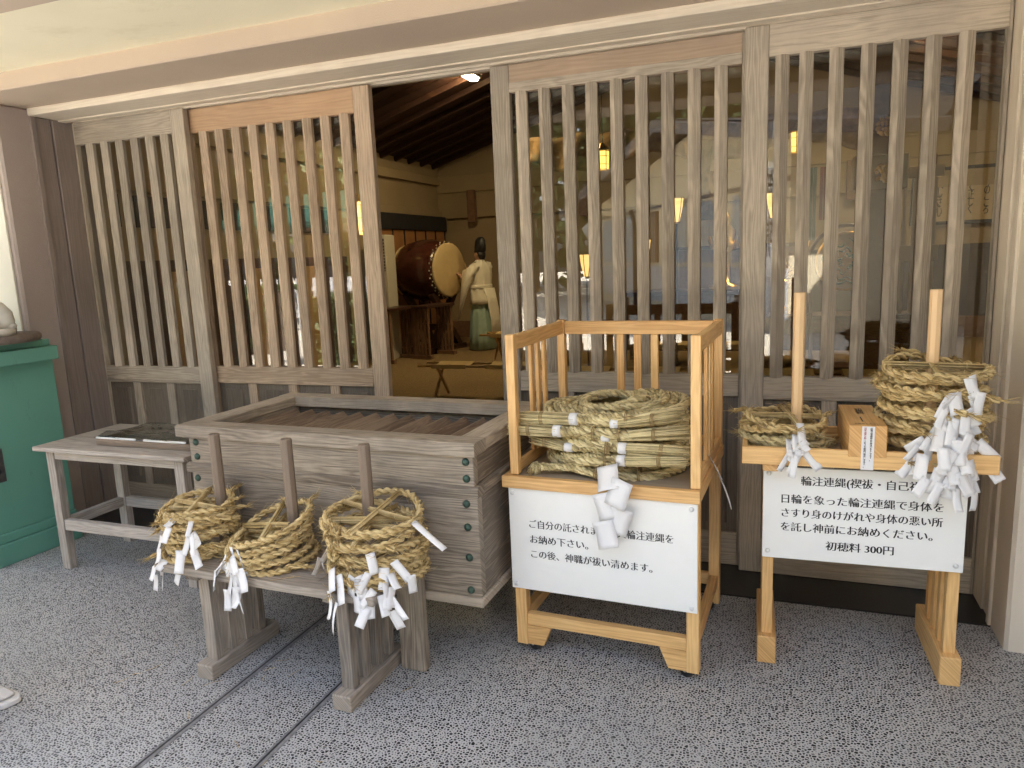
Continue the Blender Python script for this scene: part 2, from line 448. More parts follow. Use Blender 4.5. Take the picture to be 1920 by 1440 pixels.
# ------------------------------------------------------------------ mesh builder
class MB:
    uid = 0

    def __init__(s):
        s.v, s.f, s.uv, s.nv = [], [], [], 0

    def add(s, verts, faces, uv):
        verts = np.asarray(verts, float)
        s.v.append(verts)
        s.uv.append(np.asarray(uv, float))
        if isinstance(faces, np.ndarray):
            s.f.extend((faces + s.nv).tolist())
        else:
            s.f.extend([[i + s.nv for i in f] for f in faces])
        s.nv += len(verts)

    def box(s, x0, x1, y0, y1, z0, z1, c=0.002, m=None, axis=None):
        MB.uid += 1
        lo = np.array([min(x0, x1), min(y0, y1), min(z0, z1)], float)
        hi = np.array([max(x0, x1), max(y0, y1), max(z0, z1)], float)
        d = hi - lo
        c = min(c, d.min() * 0.3)
        vs, idx = [], {}
        for ix in (0, 1):
            for iy in (0, 1):
                for iz in (0, 1):
                    k = (ix, iy, iz)
                    p = [hi[a] if k[a] else lo[a] for a in range(3)]
                    for a in range(3):
                        q = list(p)
                        for b in range(3):
                            if b != a:
                                q[b] += -c if k[b] else c
                        idx[k, a] = len(vs)
                        vs.append(q)
        fs = []
        for a in range(3):
            b, e = [(1, 2), (2, 0), (0, 1)][a]
            for sd in (0, 1):
                ring = []
                for (ub, ue) in ((0, 0), (1, 0), (1, 1), (0, 1)):
                    k = [0, 0, 0]
                    k[a], k[b], k[e] = sd, ub, ue
                    ring.append(idx[tuple(k), a])
                fs.append(ring if sd else ring[::-1])
        for a in range(3):
            b, e = [(1, 2), (2, 0), (0, 1)][a]
            for ub in (0, 1):
                for ue in (0, 1):
                    k0, k1 = [0, 0, 0], [0, 0, 0]
                    k0[b] = k1[b] = ub
                    k0[e] = k1[e] = ue
                    k1[a] = 1
                    q = [idx[tuple(k0), b], idx[tuple(k1), b], idx[tuple(k1), e], idx[tuple(k0), e]]
                    fs.append(q if (ub == ue) else q[::-1])
        for k in [(i, j, l) for i in (0, 1) for j in (0, 1) for l in (0, 1)]:
            tri = [idx[k, 0], idx[k, 1], idx[k, 2]]
            fs.append(tri if sum(k) % 2 else tri[::-1])
        vs = np.array(vs)
        a = int(np.argmax(d)) if axis is None else axis
        b, e = [(1, 2), (2, 0), (0, 1)][a]
        off = MB.uid * 10.0 % 4000
        uv = np.stack([vs[:, a] - lo[a] + off + 1.0, vs[:, b] + vs[:, e] + (MB.uid * 0.731 % 5)], 1)
        if m is not None:
            mm = np.array(m)
            vs = vs @ mm[:3, :3].T + mm[:3, 3]
        s.add(vs, fs, uv)
        return s

    def beam(s, p0, p1, w, h, up=(0, 0, 1), c=0.002):
        p0, p1 = Vector(p0), Vector(p1)
        d = p1 - p0
        x = d.normalized()
        u = Vector(up)
        if abs(x.dot(u)) > 0.98:
            u = Vector((0, 1, 0))
        y = u.cross(x).normalized()
        z = x.cross(y)
        m = Matrix((x, y, z)).transposed().to_4x4()
        m.translation = p0
        return s.box(0, d.length, -w / 2, w / 2, -h / 2, h / 2, c, m)

    def prism(s, poly, axis, a0, a1, m=None, long=None):
        """extrude a polygon given in the two other axes (cyclic order) along axis"""
        MB.uid += 1
        b, e = [(1, 2), (2, 0), (0, 1)][axis]
        n = len(poly)
        vs = np.zeros((2 * n, 3))
        for i, (pb, pe) in enumerate(poly):
            for k, aa in enumerate((a0, a1)):
                vs[i + k * n, axis] = aa
                vs[i + k * n, b] = pb
                vs[i + k * n, e] = pe
        area = sum(poly[i][0] * poly[(i + 1) % n][1] - poly[(i + 1) % n][0] * poly[i][1] for i in range(n))
        fs = []
        for i in range(n):
            j = (i + 1) % n
            fs.append([i, j, j + n, i + n])
        fs.append(list(range(n))[::-1])
        fs.append([i + n for i in range(n)])
        if area < 0:
            fs = [f[::-1] for f in fs]
        la = int(np.argmax(np.ptp(vs, axis=0))) if long is None else long
        o1, o2 = [(1, 2), (2, 0), (0, 1)][la]
        uv = np.stack([vs[:, la] + MB.uid * 10.0 % 4000 + 5, vs[:, o1] + vs[:, o2]], 1)
        if m is not None:
            mm = np.array(m)
            vs = vs @ mm[:3, :3].T + mm[:3, 3]
        s.add(vs, fs, uv)
        return s

    def tube(s, path, rad, n=6, closed=False, caps=True, vs_=1.0):
        path = np.asarray(path, float)
        k = len(path)
        rad = np.broadcast_to(np.asarray(rad, float), (k,))
        if closed:
            tan = np.roll(path, -1, 0) - np.roll(path, 1, 0)
        else:
            tan = np.gradient(path, axis=0)
        tan /= np.linalg.norm(tan, axis=1, keepdims=True) + 1e-12
        ref = np.tile(np.array([0.0, 0.0, 1.0]), (k, 1))
        bad = np.abs(tan[:, 2]) > 0.9
        ref[bad] = (1.0, 0.0, 0.0)
        if bad.any() and not bad.all():
            ref[:] = (0.31, 0.95, 0.05)
        u = np.cross(ref, tan)
        u /= np.linalg.norm(u, axis=1, keepdims=True) + 1e-12
        w = np.cross(tan, u)
        an = np.arange(n) * 2 * math.pi / n
        V = path[:, None, :] + rad[:, None, None] * (np.cos(an)[None, :, None] * u[:, None, :] + np.sin(an)[None, :, None] * w[:, None, :])
        seg = np.linalg.norm(np.diff(path, axis=0), axis=1)
        L = np.concatenate([[0], np.cumsum(seg)])
        MB.uid += 1
        off = (MB.uid * 0.377) % 9
        UV = np.zeros((k, n, 2))
        UV[:, :, 0] = (np.arange(n) / n * 0.6 + off)[None, :]
        UV[:, :, 1] = L[:, None] * vs_
        kk = k if closed else k - 1
        i = np.arange(kk)[:, None]
        j = np.arange(n)[None, :]
        i2 = (i + 1) % k
        j2 = (j + 1) % n
        F = np.stack(np.broadcast_arrays(i * n + j, i * n + j2, i2 * n + j2, i2 * n + j), -1).reshape(-1, 4)
        fs = F.tolist()
        if caps and not closed:
            fs.append(list(range(n))[::-1])
            fs.append([(k - 1) * n + q for q in range(n)])
        s.add(V.reshape(-1, 3), fs, UV.reshape(-1, 2))
        return s

    def loft(s, rings, n=20, caps=True, wob=None):
        """rings: (centre, ax vector, ay vector)"""
        an = np.arange(n) * 2 * math.pi / n
        V = []
        for q, r in enumerate(rings):
            c, ax, ay = (np.asarray(a, float) for a in r[:3])
            k = np.ones(n)
            if wob is not None:
                k = wob(q, an)
            V.append(c + (np.cos(an) * k)[:, None] * ax + (np.sin(an) * k)[:, None] * ay)
        V = np.array(V)
        k = len(rings)
        i = np.arange(k - 1)[:, None]
        j = np.arange(n)[None, :]
        F = np.stack(np.broadcast_arrays(i * n + j, i * n + (j + 1) % n, (i + 1) * n + (j + 1) % n, (i + 1) * n + j), -1).reshape(-1, 4).tolist()
        if caps:
            F.append(list(range(n))[::-1])
            F.append([(k - 1) * n + q for q in range(n)])
        uv = np.stack([np.repeat(np.arange(k), n) * 0.1, np.tile(an, k)], 1)
        s.add(V.reshape(-1, 3), F, uv)
        return s

    def lathe(s, prof, n=24, centre=(0, 0, 0), axis=(0, 0, 1)):
        ax = Vector(axis).normalized()
        x = ax.orthogonal().normalized()
        y = ax.cross(x)
        c = Vector(centre)
        return s.loft([(c + ax * h, x * r, y * r) for r, h in prof], n)

    def ball(s, c, r, n=12, sc=(1, 1, 1)):
        prof = [(max(1e-4, math.sin(a)), -math.cos(a)) for a in np.linspace(0.05, math.pi - 0.05, n // 2 + 2)]
        return s.loft([((c[0], c[1], c[2] + h * r * sc[2]), (q * r * sc[0], 0, 0), (0, q * r * sc[1], 0)) for q, h in prof], n)

    def build(s, name, mat, parent=None, smooth=False, mw=None):
        me = bpy.data.meshes.new(name)
        V = np.concatenate(s.v)
        U = np.concatenate(s.uv)
        me.from_pydata(V.tolist(), [], s.f)
        ul = me.uv_layers.new(name='UVMap')
        li = np.zeros(len(me.loops), dtype=np.int32)
        me.loops.foreach_get('vertex_index', li)
        ul.data.foreach_set('uv', U[li].astype(np.float32).ravel())
        if smooth:
            me.polygons.foreach_set('use_smooth', np.ones(len(me.polygons), dtype=bool))
        me.materials.append(M_[mat] if isinstance(mat, str) else mat)
        me.update()
        o = bpy.data.objects.new(name, me)
        C.objects.link(o)
        if parent is not None:
            o.parent = parent
        if mw is not None:
            o.matrix_basis = mw
        return o


def thing(name, label, cat, loc=(0, 0, 0), rz=0.0, group=None):
    o = bpy.data.objects.new(name, None)
    o.empty_display_size = 0.1
    C.objects.link(o)
    o.location = loc
    o.rotation_euler = (0, 0, R(rz))
    return tag(o, label, cat, group)


def tag(o, label, cat, group=None):
    o['label'] = label
    o['category'] = cat
    if group:
        o['group'] = group
    return o


def struct(o):
    o['kind'] = 'structure'
    return o


def text(body, name, h, width, mat, parent, loc, rot=(R(90), 0, 0), fat=0.0, thin=0.0, align_left=True, vertical=False, depth=0.0006):
    """lettering as a thin mesh; strokes are fattened sideways and thinned vertically like a Mincho face"""
    cu = bpy.data.curves.new(name, 'FONT')
    cu.body = '\n'.join(body) if vertical else body
    cu.size = 1.0
    cu.space_line = 0.62 if vertical else 1.0
    cu.resolution_u = 3
    tmp = bpy.data.objects.new(name, cu)
    C.objects.link(tmp)
    dg = bpy.context.evaluated_depsgraph_get()
    me = bpy.data.meshes.new_from_object(tmp.evaluated_get(dg))
    bpy.data.objects.remove(tmp)
    n = len(me.vertices)
    co = np.zeros(n * 3)
    me.vertices.foreach_get('co', co)
    co = co.reshape(-1, 3)
    if fat or thin:
        cnt = {}
        for p in me.polygons:
            vs = list(p.vertices)
            for a, b in zip(vs, vs[1:] + vs[:1]):
                k = (min(a, b), max(a, b))
                cnt[k] = None if k in cnt else (a, b)
        nr = np.zeros((n, 2))
        for e in cnt.values():
            if e is None:
                continue
            a, b = e
            d = co[b, :2] - co[a, :2]
            L = np.hypot(*d) + 1e-9
            o = np.array([d[1], -d[0]]) / L
            nr[a] += o
            nr[b] += o
        L = np.linalg.norm(nr, axis=1, keepdims=True)
        nr = np.where(L > 1e-6, nr / np.maximum(L, 1e-6), 0)
        co[:, 0] += nr[:, 0] * fat
        co[:, 1] -= nr[:, 1] * thin
    mn, mx_ = co.min(0), co.max(0)
    if vertical:
        co[:, 0] -= (mn[0] + mx_[0]) / 2
        co[:, 1] -= mx_[1]
        co[:, 1] *= h / (mx_[1] - mn[1])
        co[:, 0] *= width / (mx_[0] - mn[0])
    else:
        co[:, 0] = (co[:, 0] - mn[0]) * (width / (mx_[0] - mn[0]))
        co[:, 1] = (co[:, 1] - (mn[1] + mx_[1]) / 2) * h
    me.vertices.foreach_set('co', co.ravel())
    me.materials.clear()
    me.materials.append(M_[mat])
    me.update()
    o = bpy.data.objects.new(name, me)
    C.objects.link(o)
    o.parent = parent
    o.location = loc
    o.rotation_euler = rot
    return o


# ================================================================== SETTING
# ground: paving under the porch, gravel court, both real sheets
b = MB()
b.add([(-60, -60, 0), (60, -60, 0), (60, 60, 0), (-60, 60, 0)], [[0, 1, 2, 3]], [(0, 0)] * 4)
b.v[-1][:, 2] = -0.03
struct(b.build('court_ground', 'gravel'))
b = MB()
b.box(-9.0, 9.0, -1.2, 3.12, -0.06, 0.0, 0.004)
struct(b.build('porch_pavement', 'aggregate'))
b = MB()
b.box(-4.06, 0.80, 3.121, 3.52, -0.06, 0.004, 0.003)
struct(b.build('threshold_strip', 'black_stone'))
# interior floor
b = MB()
b.box(-6.1, 3.5, 3.53, 12.8, -0.06, 0.05, 0.003)
struct(b.build('hall_floor', 'carpet'))
# drain slots across the paving (each a recessed dark line with a worn edge)
dr = thing('drain_channel', 'paired narrow dark drain slots running across the speckled paving', 'drain', (-1.66, 1.2, 0))
for (xa, xb, nm) in ((-0.205, -0.165, 'slot'), (0.155, 0.195, 'slot')):
    b = MB()
    b.box(xa + 0.013, xb - 0.019, -2.2, 1.92, -0.02, 0.0012, 0.0003)
    b.build(nm, 'groove', dr)
    b = MB()
    b.box(xa + 0.004, xa + 0.013, -2.2, 1.92, -0.02, 0.002, 0.0006)
    b.box(xb - 0.019, xb - 0.005, -2.2, 1.92, -0.02, 0.0024, 0.0006)
    b.build('slot_edge', 'groove_lip', dr)

# ---------------------------------------------------------------- shrine hall
hall = thing('shrine_hall', 'shrine hall with stucco lintel beam and wide latticed wooden doorway', 'building', (0, 3.4, 0))


def H(b, name, mat, **k):
    for v in b.v:
        v[:, 1] -= 3.4
    return b.build(name, mat, hall, **k)


b = MB()
b.box(-7.4, 7.0, 2.77, 3.50, 2.444, 3.1, 0.006)
H(b, 'lintel_beam', 'stucco')
b = MB()
b.box(-4.75, 7.0, 1.66, 2.02, 2.443, 2.86, 0.006)
b.box(-4.75, 7.0, 0.94, 1.06, 2.62, 2.86, 0.006)
H(b, 'eave_beam', 'stucco')
b = MB()
b.box(-4.75, 7.0, 2.0, 2.79, 2.527, 2.70, 0.002)
b.box(-4.75, 7.0, 1.0, 1.68, 2.64, 2.70, 0.002)
H(b, 'porch_ceiling', 'stucco_pale')
b = MB()
b.box(-4.046, 0.776, 3.112, 3.30, 2.404, 2.4442, 0.004)
b.box(-4.046, 0.776, 3.30, 3.352, 2.398, 2.4442, 0.002)
b.box(-4.046, 0.776, 3.398, 3.412, 2.40, 2.4442, 0.001)
b.box(-4.046, 0.776, 3.462, 3.50, 2.40, 2.4442, 0.001)
H(b, 'door_head', 'jamb_pale_lit')
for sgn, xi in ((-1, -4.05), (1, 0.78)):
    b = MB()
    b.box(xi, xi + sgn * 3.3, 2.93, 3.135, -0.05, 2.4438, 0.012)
    H(b, 'stucco_pillar', 'stucco_mauve_shade' if sgn < 0 else 'stucco_lit')
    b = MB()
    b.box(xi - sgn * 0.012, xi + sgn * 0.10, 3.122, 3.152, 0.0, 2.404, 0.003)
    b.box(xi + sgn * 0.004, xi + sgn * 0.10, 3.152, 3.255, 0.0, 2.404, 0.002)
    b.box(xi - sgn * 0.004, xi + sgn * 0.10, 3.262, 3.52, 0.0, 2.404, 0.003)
    H(b, 'door_jamb', 'jamb_mauve_shade' if sgn < 0 else 'jamb_pale_lit')
# roof over everything
b = MB()
b.box(-4.85, 7.0, 0.9, 3.6, 2.87, 2.98, 0.01)
b.prism([(3.4, 2.981), (0.85, 2.981), (3.4, 3.6)], 0, -4.85, 7.0)
H(b, 'porch_roof', 'tile')
b = MB()
for sg in (-1, 1):
    x1 = -1.3 + sg * 5.2
    b.prism([(-1.3, 4.72), (x1, 3.16), (x1, 3.36), (-1.3, 5.1)] if False else [(4.72, -1.3), (3.16, x1), (3.40, x1), (5.05, -1.3)], 1, 3.3, 13.2)
H(b, 'hall_roof', 'tile')
# interior
b = MB()
b.box(-6.3, -6.1, 3.5, 12.9, -0.05, 3.30, 0.002)
b.box(-6.1, -6.02, 3.6, 12.7, 2.86, 3.0, 0.004)
b.box(-6.1, -6.05, 3.6, 12.7, 2.30, 2.42, 0.004)
H(b, 'side_wall', 'plaster')
b = MB()
for k in range(15):
    b.box(-6.098, -6.07, 3.7 + k * 0.38, 4.06 + k * 0.38, 0.05, 1.62, 0.003)
H(b, 'side_wainscot', 'dark_wood')
for k in range(0, 15, 3):
    b = MB()
    b.box(-6.069, -6.05, 3.74 + k * 0.38, 4.02 + k * 0.38, 0.12, 1.50, 0.003)
    H(b, 'wainscot_panel', 'stool_wood')
b = MB()
for k in range(9):
    b.box(-6.098, -6.06, 3.8 + k * 0.62, 4.24 + k * 0.62, 1.95, 2.26, 0.003)
H(b, 'wall_plaque', 'black_band')
b = MB()
b.box(3.5, 3.7, 3.5, 12.9, -0.05, 3.3, 0.002)
H(b, 'side_wall', 'plaster')
b = MB()
b.prism([(-0.05, -6.2), (3.30, -6.2), (4.90, -1.3), (3.30, 3.6), (-0.05, 3.6)], 1, 12.7, 12.9)
b.box(-6.1, 3.5, 12.58, 12.7, 2.72, 3.02, 0.004)
H(b, 'back_wall', 'plaster')
b = MB()
b.box(-6.1, 3.5, 12.62, 12.70, 2.26, 2.72, 0.003)
H(b, 'frieze_board', 'plaster')
b = MB()
for x in np.arange(-5.4, 3.4, 1.05):
    b.box(x - 0.07, x + 0.07, 12.50, 12.62, 2.16, 2.74, 0.004)
b.box(-6.1, 3.5, 12.60, 12.66, 0.05, 0.36, 0.003)
H(b, 'frieze_bracket', 'brown_post')
b = MB()
b.box(-0.9, 3.5, 12.66, 12.70, 0.05, 1.36, 0.003)
b.box(-0.9, 3.5, 12.65, 12.70, 1.36, 1.43, 0.003)
H(b, 'wainscot', 'wainscot')
b = MB()
for sg in (-1, 1):
    for k in range(24):
        y0 = 3.55 + k * 0.385
        xa, za, xb, zb = -1.3, 4.66, -1.3 + sg * 4.82, 3.215
        dx, dz = xb - xa, zb - za
        b.prism([(za, xa), (zb, xb), (zb + 0.03, xb), (za + 0.03, xa)], 1, y0 + 0.003, y0 + 0.382, long=0)
H(b, 'ceiling_boards', 'ceil_wood')
b = MB()
for sg in (-1, 1):
    for k in range(20):
        y0 = 3.7 + k * 0.46
        b.beam((-1.3, y0, 4.62), (-1.3 + sg * 4.8, y0, 3.18), 0.055, 0.075, c=0.003)
b.beam((-1.3, 3.6, 4.58), (-1.3, 12.7, 4.58), 0.16, 0.2)
H(b, 'rafter', 'ceil_wood')
b = MB()
b.box(-7.3, -4.085, 2.917, 2.9298, 0.0, 2.44, 0.003)
H(b, 'bright_front_sheet', 'white_plaster')  # added white sheet that paints the pillar's brightly lit front
# unseen wall added on the right to darken that side of the porch
b = MB()
b.box(3.4, 3.7, 0.2, 2.93, -0.05, 2.9, 0.01)
H(b, 'shade_wall', 'stucco')
# inner transom above the doors so the hall is closed
b = MB()
b.box(-6.3, 3.6, 3.50, 3.60, 2.42, 4.7, 0.002)
b.box(-6.3, -4.05, 3.30, 3.60, -0.05, 2.5, 0.002)
b.box(0.80, 3.6, 3.30, 3.60, -0.05, 2.5, 0.002)
H(b, 'front_wall', 'plaster')


# ---------------------------------------------------------------- sliding doors
def door(x0, x1, yf, label, left_stile, right_stile, slat_x, panels, toprail_mat, top_line=False, wm='door_wood'):
    """front face of the frame at y = yf; local origin at the foot of its left end"""
    o = thing('sliding_door', label, 'door', (x0, yf, 0.006), 0, 'latticed sliding doors of the hall')
    w = x1 - x0
    T = 0.040
    sw = 0.096
    zb, zm0, zm1, zt0, zt = 0.0, 0.83, 0.925, 2.268, 2.396
    xl = sw if left_stile else 0.012
    xr = w - sw if right_stile else w - 0.012
    for on, a, c_ in ((left_stile, 0, sw), (right_stile, w - sw, w)):
        if on:
            MB().box(a, c_, 0, T, zb, zt, 0.003).build('stile', wm, o)
    if not left_stile:
        MB().box(0, xl, 0.004, T - 0.004, zb, zt, 0.001).build('stile', wm, o)
    if not right_stile:
        MB().box(w - 0.012, w, 0.004, T - 0.004, zb, zt, 0.001).build('stile', wm, o)
    bb = MB().box(xl, xr, 0.002, T - 0.002, zt0, zt - 0.001, 0.002)
    bb.build('top_rail', toprail_mat, o)
    if top_line:
        MB().box(xl, xr, -0.002, 0.0, zt0, zt0 + 0.045, 0.0006).build('rail_bead', wm, o)
    bb = MB().box(xl, xr, 0.002, T - 0.002, zm0, zm1, 0.002)
    bb.box(xl, xr, -0.004, T - 0.006, zm0 - 0.006, zm0 + 0.012, 0.002)
    bb.build('middle_rail', wm, o)
    MB().box(xl, xr, 0.002, T - 0.002, zb, 0.16, 0.002).build('bottom_rail', wm, o)
    # five-sided slats in front of the glass
    bb = MB()
    for x in slat_x:
        x -= x0
        bb.prism([(x - 0.027, 0.028), (x - 0.027, 0.004), (x - 0.004, -0.012), (x + 0.027, 0.006), (x + 0.027, 0.028)], 2, zm1 - 0.002, zt0 + 0.002)
    bb.build('lattice', wm, o)
    MB().box(xl, xr, 0.0305, 0.0345, zm1 - 0.004, zt0 + 0.004, 0.0002).build('glass_pane', 'glass', o)
    # lower field: muntins and fielded panels
    n = panels
    mw_ = 0.06
    pw = (xr - xl - (n - 1) * mw_) / n
    bb = MB()
    for i in range(1, n):
        a = xl + i * pw + (i - 1) * mw_
        bb.box(a, a + mw_, 0.003, T - 0.003, 0.16, zm0, 0.002)
    bb.build('muntin', wm, o)
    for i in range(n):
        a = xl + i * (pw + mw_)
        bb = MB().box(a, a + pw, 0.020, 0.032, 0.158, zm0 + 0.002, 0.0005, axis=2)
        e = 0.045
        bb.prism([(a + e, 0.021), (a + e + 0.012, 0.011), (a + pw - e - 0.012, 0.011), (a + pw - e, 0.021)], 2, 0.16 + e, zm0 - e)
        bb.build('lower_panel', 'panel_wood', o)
    return o


door(-4.045, -3.19, 3.385, 'leftmost grey latticed sliding door beside the shaded mauve pillar', False, True,
     [-3.93, -3.812, -3.694, -3.577, -3.461, -3.348], 3, 'door_wood')
door(-3.30, -2.022, 3.437, 'latticed sliding door with orange-toned top rail left of the open gap', True, True,
     [-3.118, -3.002, -2.888, -2.773, -2.657, -2.540, -2.415, -2.302, -2.183], 4, 'door_rail_wood', wm='door_wood_warm')
door(-1.352, -0.10, 3.437, 'latticed sliding door just right of the open gap, behind the rope cart', True, True,
     [-1.200, -1.085, -0.970, -0.858, -0.743, -0.628, -0.512, -0.396, -0.282], 4, 'door_rail_tan', True)
door(-0.182, 0.772, 3.385, 'rightmost latticed sliding door behind the offering stand', True, False,
     [-0.034, 0.058, 0.172, 0.288, 0.402, 0.516, 0.628, 0.716][:7], 3, 'door_wood')

# ================================================================== OFFERING BOX
ox = thing('offering_box', 'large weathered wooden offering box with green studs and slatted top', 'offering box', (-1.247, 2.186, 0), -1.6)
U0, U1, V0, V1 = -1.118, 0.250, 0.05, 0.80
b = MB()
b.prism([(V0, 0.826), (V0, 0.866), (V0 + 0.008, 0.873), (V0 + 0.098, 0.873), (V0 + 0.098, 0.826)], 0, U0, U1)
b.prism([(V1 - 0.098, 0.826), (V1 - 0.098, 0.873), (V1 - 0.008, 0.873), (V1, 0.866), (V1, 0.826)], 0, U0, U1)
b.box(U0 + 0.001, U0 + 0.10, V0 + 0.0985, V1 - 0.0985, 0.827, 0.8722, 0.004)
b.box(U1 - 0.10, U1 - 0.001, V0 + 0.0985, V1 - 0.0985, 0.827, 0.8722, 0.004)
b.build('top_rim', 'box_wood', ox)
e = 0.018
b = MB()
b.box(U0 + 0.05, U1 - e + 0.004, V0 + e, V0 + e + 0.035, 0.712, 0.826, 0.003)
b.box(U0 + 0.05, U1 - e + 0.004, V1 - e - 0.035, V1 - e, 0.712, 0.826, 0.003)
b.build('upper_board', 'box_wood', ox)
MB().box(U1 - e - 0.035, U1 - e, V0 + e + 0.0352, V1 - e - 0.0352, 0.712, 0.826, 0.003).build('upper_end_board', 'box_wood', ox)
MB().box(U0 + 0.05, U0 + 0.085, V0 + e + 0.0352, V1 - e - 0.0352, 0.712, 0.826, 0.003).build('upper_end_board', 'box_wood', ox)
b = MB()
b.prism([(V0 + 0.004, 0.676), (V0 + 0.004, 0.704), (V0 + 0.016, 0.714), (V0 + 0.06, 0.714), (V0 + 0.06, 0.676)], 0, U0 + 0.035, U1 + 0.004)
b.box(U1 - 0.05, U1 + 0.003, V0 + 0.0602, V1 - 0.01, 0.677, 0.713, 0.004)
b.box(U0 + 0.036, U0 + 0.09, V0 + 0.0602, V1 - 0.01, 0.677, 0.713, 0.004)
b.build('moulding', 'box_wood', ox)
b = MB()
b.box(U0 + 0.06, U1, V0 + 0.008, V0 + 0.045, 0.478, 0.676, 0.002)
b.box(U0 + 0.06, U1, V0 + 0.0082, V0 + 0.045, 0.305, 0.477, 0.002)
b.box(U0 + 0.06, U1, V1 - 0.05, V1 - 0.012, 0.305, 0.676, 0.003)
b.build('front_board', 'box_wood', ox)
MB().box(U1 - 0.038, U1 - 0.002, V0 + 0.0455, V1 - 0.051, 0.305, 0.676, 0.002).build('end_board', 'box_wood', ox)
MB().box(U0 + 0.06, U0 + 0.10, V0 + 0.0455, V1 - 0.051, 0.305, 0.676, 0.002).build('end_board', 'box_wood', ox)
b = MB()
b.box(U0 + 0.05, U1 + 0.008, V0 - 0.004, V1, 0.268, 0.304, 0.005)
b.build('base_board', 'box_wood', ox)
b = MB()
for i in range(13):
    x = U0 + 0.13 + i * 0.092
    b.beam((x, V0 + 0.09, 0.765), (x, V1 - 0.09, 0.765), 0.115, 0.014, up=(0.72, 0, 0.69), c=0.003)
b.build('louvre_slats', 'louvre_wood', ox)
for (ua, ub, top) in ((-0.075, 0.028, 0.664), (-0.885, -0.80, 0.668)):
    for (va, vb) in ((0.0, 0.0455), (V1 + 0.0005, V1 + 0.045)):
        b = MB()
        b.box(ua, ub, va, vb, 0.0, top - 0.012, 0.006)
        b.prism([(ua, top - 0.0125), (ua + 0.018, top), (ub - 0.018, top), (ub, top - 0.0125)][::-1] if False else
                [(top - 0.0125, ua), (top, ua + 0.018), (top, ub - 0.018), (top - 0.0125, ub)], 1, va + 0.002, vb)
        b.build('support_post', 'box_wood', ox)
for z in (0.802, 0.741, 0.652, 0.566, 0.452, 0.328):
    for u in (0.207, -1.03):
        yb = V0 + (0.018 if z > 0.7 else 0.008)
        b = MB().lathe([(0.0145, 0.0), (0.014, 0.004), (0.010, 0.009), (0.004, 0.0115), (0.0005, 0.012)], 14, (u, yb, z), (0, -1, 0))
        b.build('stud', 'stud', ox, smooth=True)

# ================================================================== BENCH with three pegs
bn = thing('ring_bench', 'low grey wooden bench with three upright pegs holding straw rings', 'bench', (-2.02, 1.912, 0), -1.75)
MB().box(-0.137, 0.808, -0.02, 0.375, 0.417, 0.4465, 0.003).build('bench_top', 'bench_wood', bn)
for ua in (-0.012, 0.596):
    b = MB()
    b.box(ua, ua + 0.076, 0.0, 0.372, 0.0, 0.058, 0.004)
    b.build('foot_rail', 'bench_wood', bn)
    b = MB()
    for k in range(4):
        va = 0.045 + k * 0.078
        b.box(ua + 0.012, ua + 0.062, va, va + 0.036, 0.0582, 0.386, 0.002)
    b.build('leg_slats', 'bench_wood', bn)
    MB().box(ua - 0.012, ua + 0.05, 0.01, 0.365, 0.387, 0.4165, 0.003).build('bearer', 'bench_wood', bn)
PEGS = [(0.030, 0.17), (0.362, 0.17), (0.688, 0.17)]
for (u, v) in PEGS:
    MB().lathe([(0.0215, 0.0), (0.0205, 0.45), (0.018, 0.4535)], 8, (u, v, 0.447), (0, 0, 1)).build('peg', 'peg_wood', bn)


# ================================================================== straw rings
def rope_path(n, r, ra, seed, flat=0.0):
    g = np.random.default_rng(seed)
    th = np.linspace(0, 2 * math.pi, n, endpoint=False)
    rr = r * (1 + 0.02 * np.sin(2 * th + g.uniform(0, 6)) + 0.012 * np.sin(3 * th + g.uniform(0, 6)) + 0.01 * np.sin(5 * th + g.uniform(0, 6)))
    zz = ra * (0.4 * np.sin(2 * th + g.uniform(0, 6)) + 0.3 * np.sin(3 * th + g.uniform(0, 6)))
    return th, np.stack([rr * np.cos(th), rr * np.sin(th), zz], 1)


def twisted(b, path, closed, ra, turns, strands, seed, n=8, start=0.0, fib=6):
    """strands wound round a path"""
    g = np.random.default_rng(seed)
    k = len(path)
    tan = (np.roll(path, -1, 0) - np.roll(path, 1, 0)) if closed else np.gradient(path, axis=0)
    tan /= np.linalg.norm(tan, axis=1, keepdims=True)
    up = np.array([0, 0, 1.0])
    u = np.cross(up, tan)
    u /= np.linalg.norm(u, axis=1, keepdims=True) + 1e-9
    w = np.cross(tan, u)
    ph = np.linspace(0, turns * 2 * math.pi, k, endpoint=not closed)
    rs = ra * (0.56 if strands == 2 else 0.52)
    ro = ra * (0.50 if strands == 2 else 0.52)
    for s_ in range(strands):
        a = ph + s_ * 2 * math.pi / strands + start
        lump = 1 + 0.06 * np.sin(np.linspace(0, 2 * math.pi * int(g.integers(7, 13)), k, endpoint=not closed) + g.uniform(0, 6)) + 0.04 * np.sin(np.linspace(0, 2 * math.pi * int(g.integers(19, 31)), k, endpoint=not closed) + g.uniform(0, 6))
        p = path + ro * (np.cos(a)[:, None] * u + np.sin(a)[:, None] * w)
        if not fib:
            b.tube(p, rs * lump, n, closed)
            continue
        bt = np.linspace(0, 2 * math.pi * (turns * -0.55 if not closed else -round(turns * 0.55)), k, endpoint=not closed)
        for q in range(fib):
            bb = bt + q * 2 * math.pi / fib + g.uniform(-0.3, 0.3)
            wv_ = 1 + 0.22 * np.sin(np.linspace(0, 2 * math.pi * int(g.integers(5, 17)), k, endpoint=not closed) + g.uniform(0, 6))
            off = rs * 0.60 * (lump * wv_)[:, None] * (np.cos(bb)[:, None] * u + np.sin(bb)[:, None] * w)
            b.tube(p + off, rs * 0.47 * lump * (0.8 + 0.4 * g.random()), 5, closed)


